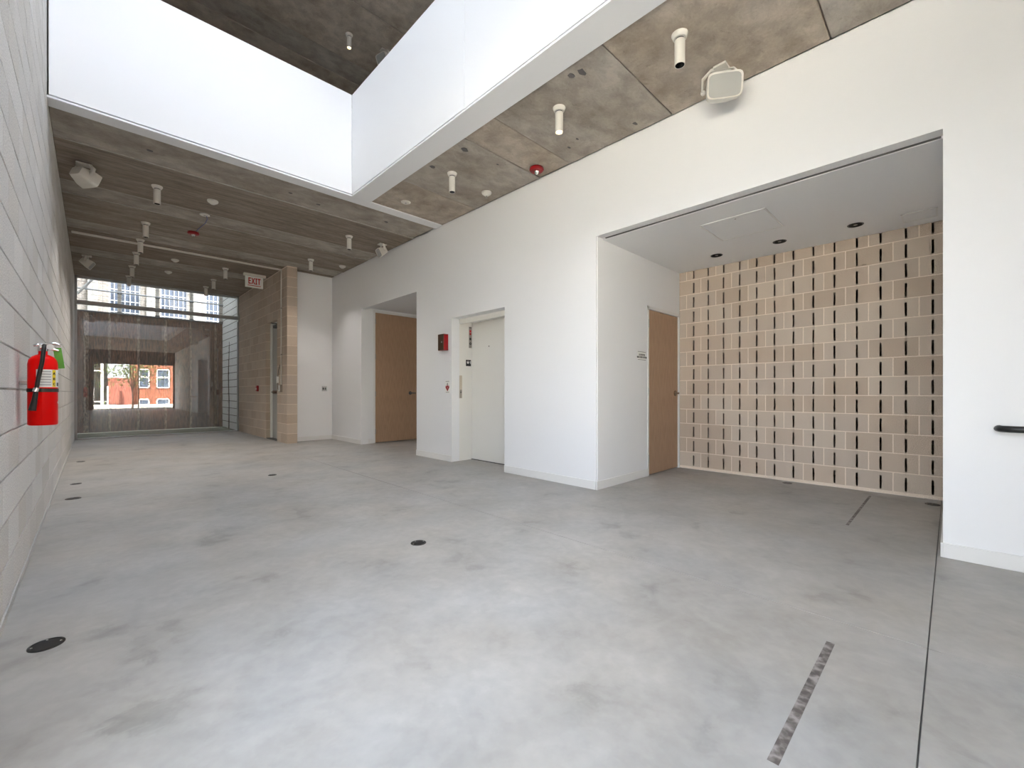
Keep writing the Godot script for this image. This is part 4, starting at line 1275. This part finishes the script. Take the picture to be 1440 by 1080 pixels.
	pbox("handset", M.paper, rd, Vector3(-0.02, 0, 0), Vector3(0.04, 0.15, 0.05), 0.006)
	s = st(); tube(s, [Vector3(-0.02, 0.07, 0.02), Vector3(-0.03, 0.2, 0.1), Vector3(-0.02, 0.32, 0.16)], 0.006, 6)
	tube(s, [Vector3(-0.02, -0.07, 0.02), Vector3(-0.03, -0.2, 0.06), Vector3(-0.03, -0.24, 0.14), Vector3(-0.025, -0.18, 0.19)], 0.007, 6)
	part("cord", s, M.steel_dark, rd)
	# handrail at the right edge
	var hr := thing("handrail", "black round metal handrail on the white wall right of the niche", "handrail", Vector3(XR, 0.86, 0.18))
	s = st()
	tube(s, [Vector3(0.0, 0, 0.025), Vector3(-0.035, 0, 0.02), Vector3(-0.06, 0, 0.03), Vector3(-0.075, 0, 0.06), Vector3(-0.078, 0, 0.1), Vector3(-0.078, 0, 1.6), Vector3(-0.06, 0, 1.64), Vector3(0, 0, 1.65)], 0.020, 14)
	part("rail", s, M.black, hr)
	for z in [0.5, 1.3]:
		s = st(); tube(s, [Vector3(0, -0.05, z), Vector3(-0.05, -0.05, z), Vector3(-0.078, -0.012, z)], 0.008, 8)
		part("bracket", s, M.black, hr)

func floor_fittings() -> void:
	for a in [[-0.141, -2.708, 0.058, "round black floor box cover by the grey wall, below the extinguisher"], [-0.14, -6.25, 0.06, "round black floor box cover by the grey wall, second from the extinguisher"], [-0.14, -7.24, 0.05, "round dark floor cover by the grey wall, third from the extinguisher"],
			[-0.13, -9.5, 0.05, "round dark floor cover by the grey wall, last before the glass"], [1.675, -2.676, 0.055, "round black floor cover alone in the middle of the floor"], [1.685, -6.215, 0.05, "round black floor cover in mid floor opposite the door recess"],
			[5.93, -1.37, 0.05, "round dark floor cover at the foot of the screen wall"], [5.80, -0.13, 0.055, "round dark floor cover in the niche corner by the handrail wall"]]:
		var o := thing("floor_box", a[3], "floor box", Vector3(a[0], 0.0, a[1]), "round floor boxes")
		var r: float = a[2]
		var s := st()
		lathe(s, [Vector2(r, 0.0), Vector2(r - 0.001, 0.003), Vector2(r - 0.008, 0.004), Vector2(r - 0.010, 0.0025), Vector2(0, 0.0025)], 32)
		part("cover", s, M.black, o)
		for k in 3:
			var q := PI / 2 + TAU * k / 3.0 if k else PI / 2
			if k == 1: q = -PI / 2
			if k == 2: q = PI
			X = Transform3D(Basis(), Vector3(sin(q) * (r - 0.014), 0.0025, cos(q) * (r - 0.014)))
			s = st(); lathe(s, [Vector2(0.0048, 0.0), Vector2(0.004, 0.0015), Vector2(0, 0.0018)], 10)
			X = Transform3D()
			part("screw", s, M.chrome, o)
	var t := thing("tape_strip", "worn grey tape strip stuck on the open concrete floor", "tape", Vector3(1.85, 0, -0.365))
	pbox("tape", M.tape, t, Vector3(0, 0.0006, 0), Vector3(0.86, 0.0012, 0.03))
	t = thing("tape_strip", "thin dark tape strip on the floor inside the niche", "tape", Vector3(5.1, 0, -0.595))
	pbox("tape", M.tape, t, Vector3(0, 0.0006, 0), Vector3(1.4, 0.0012, 0.02))
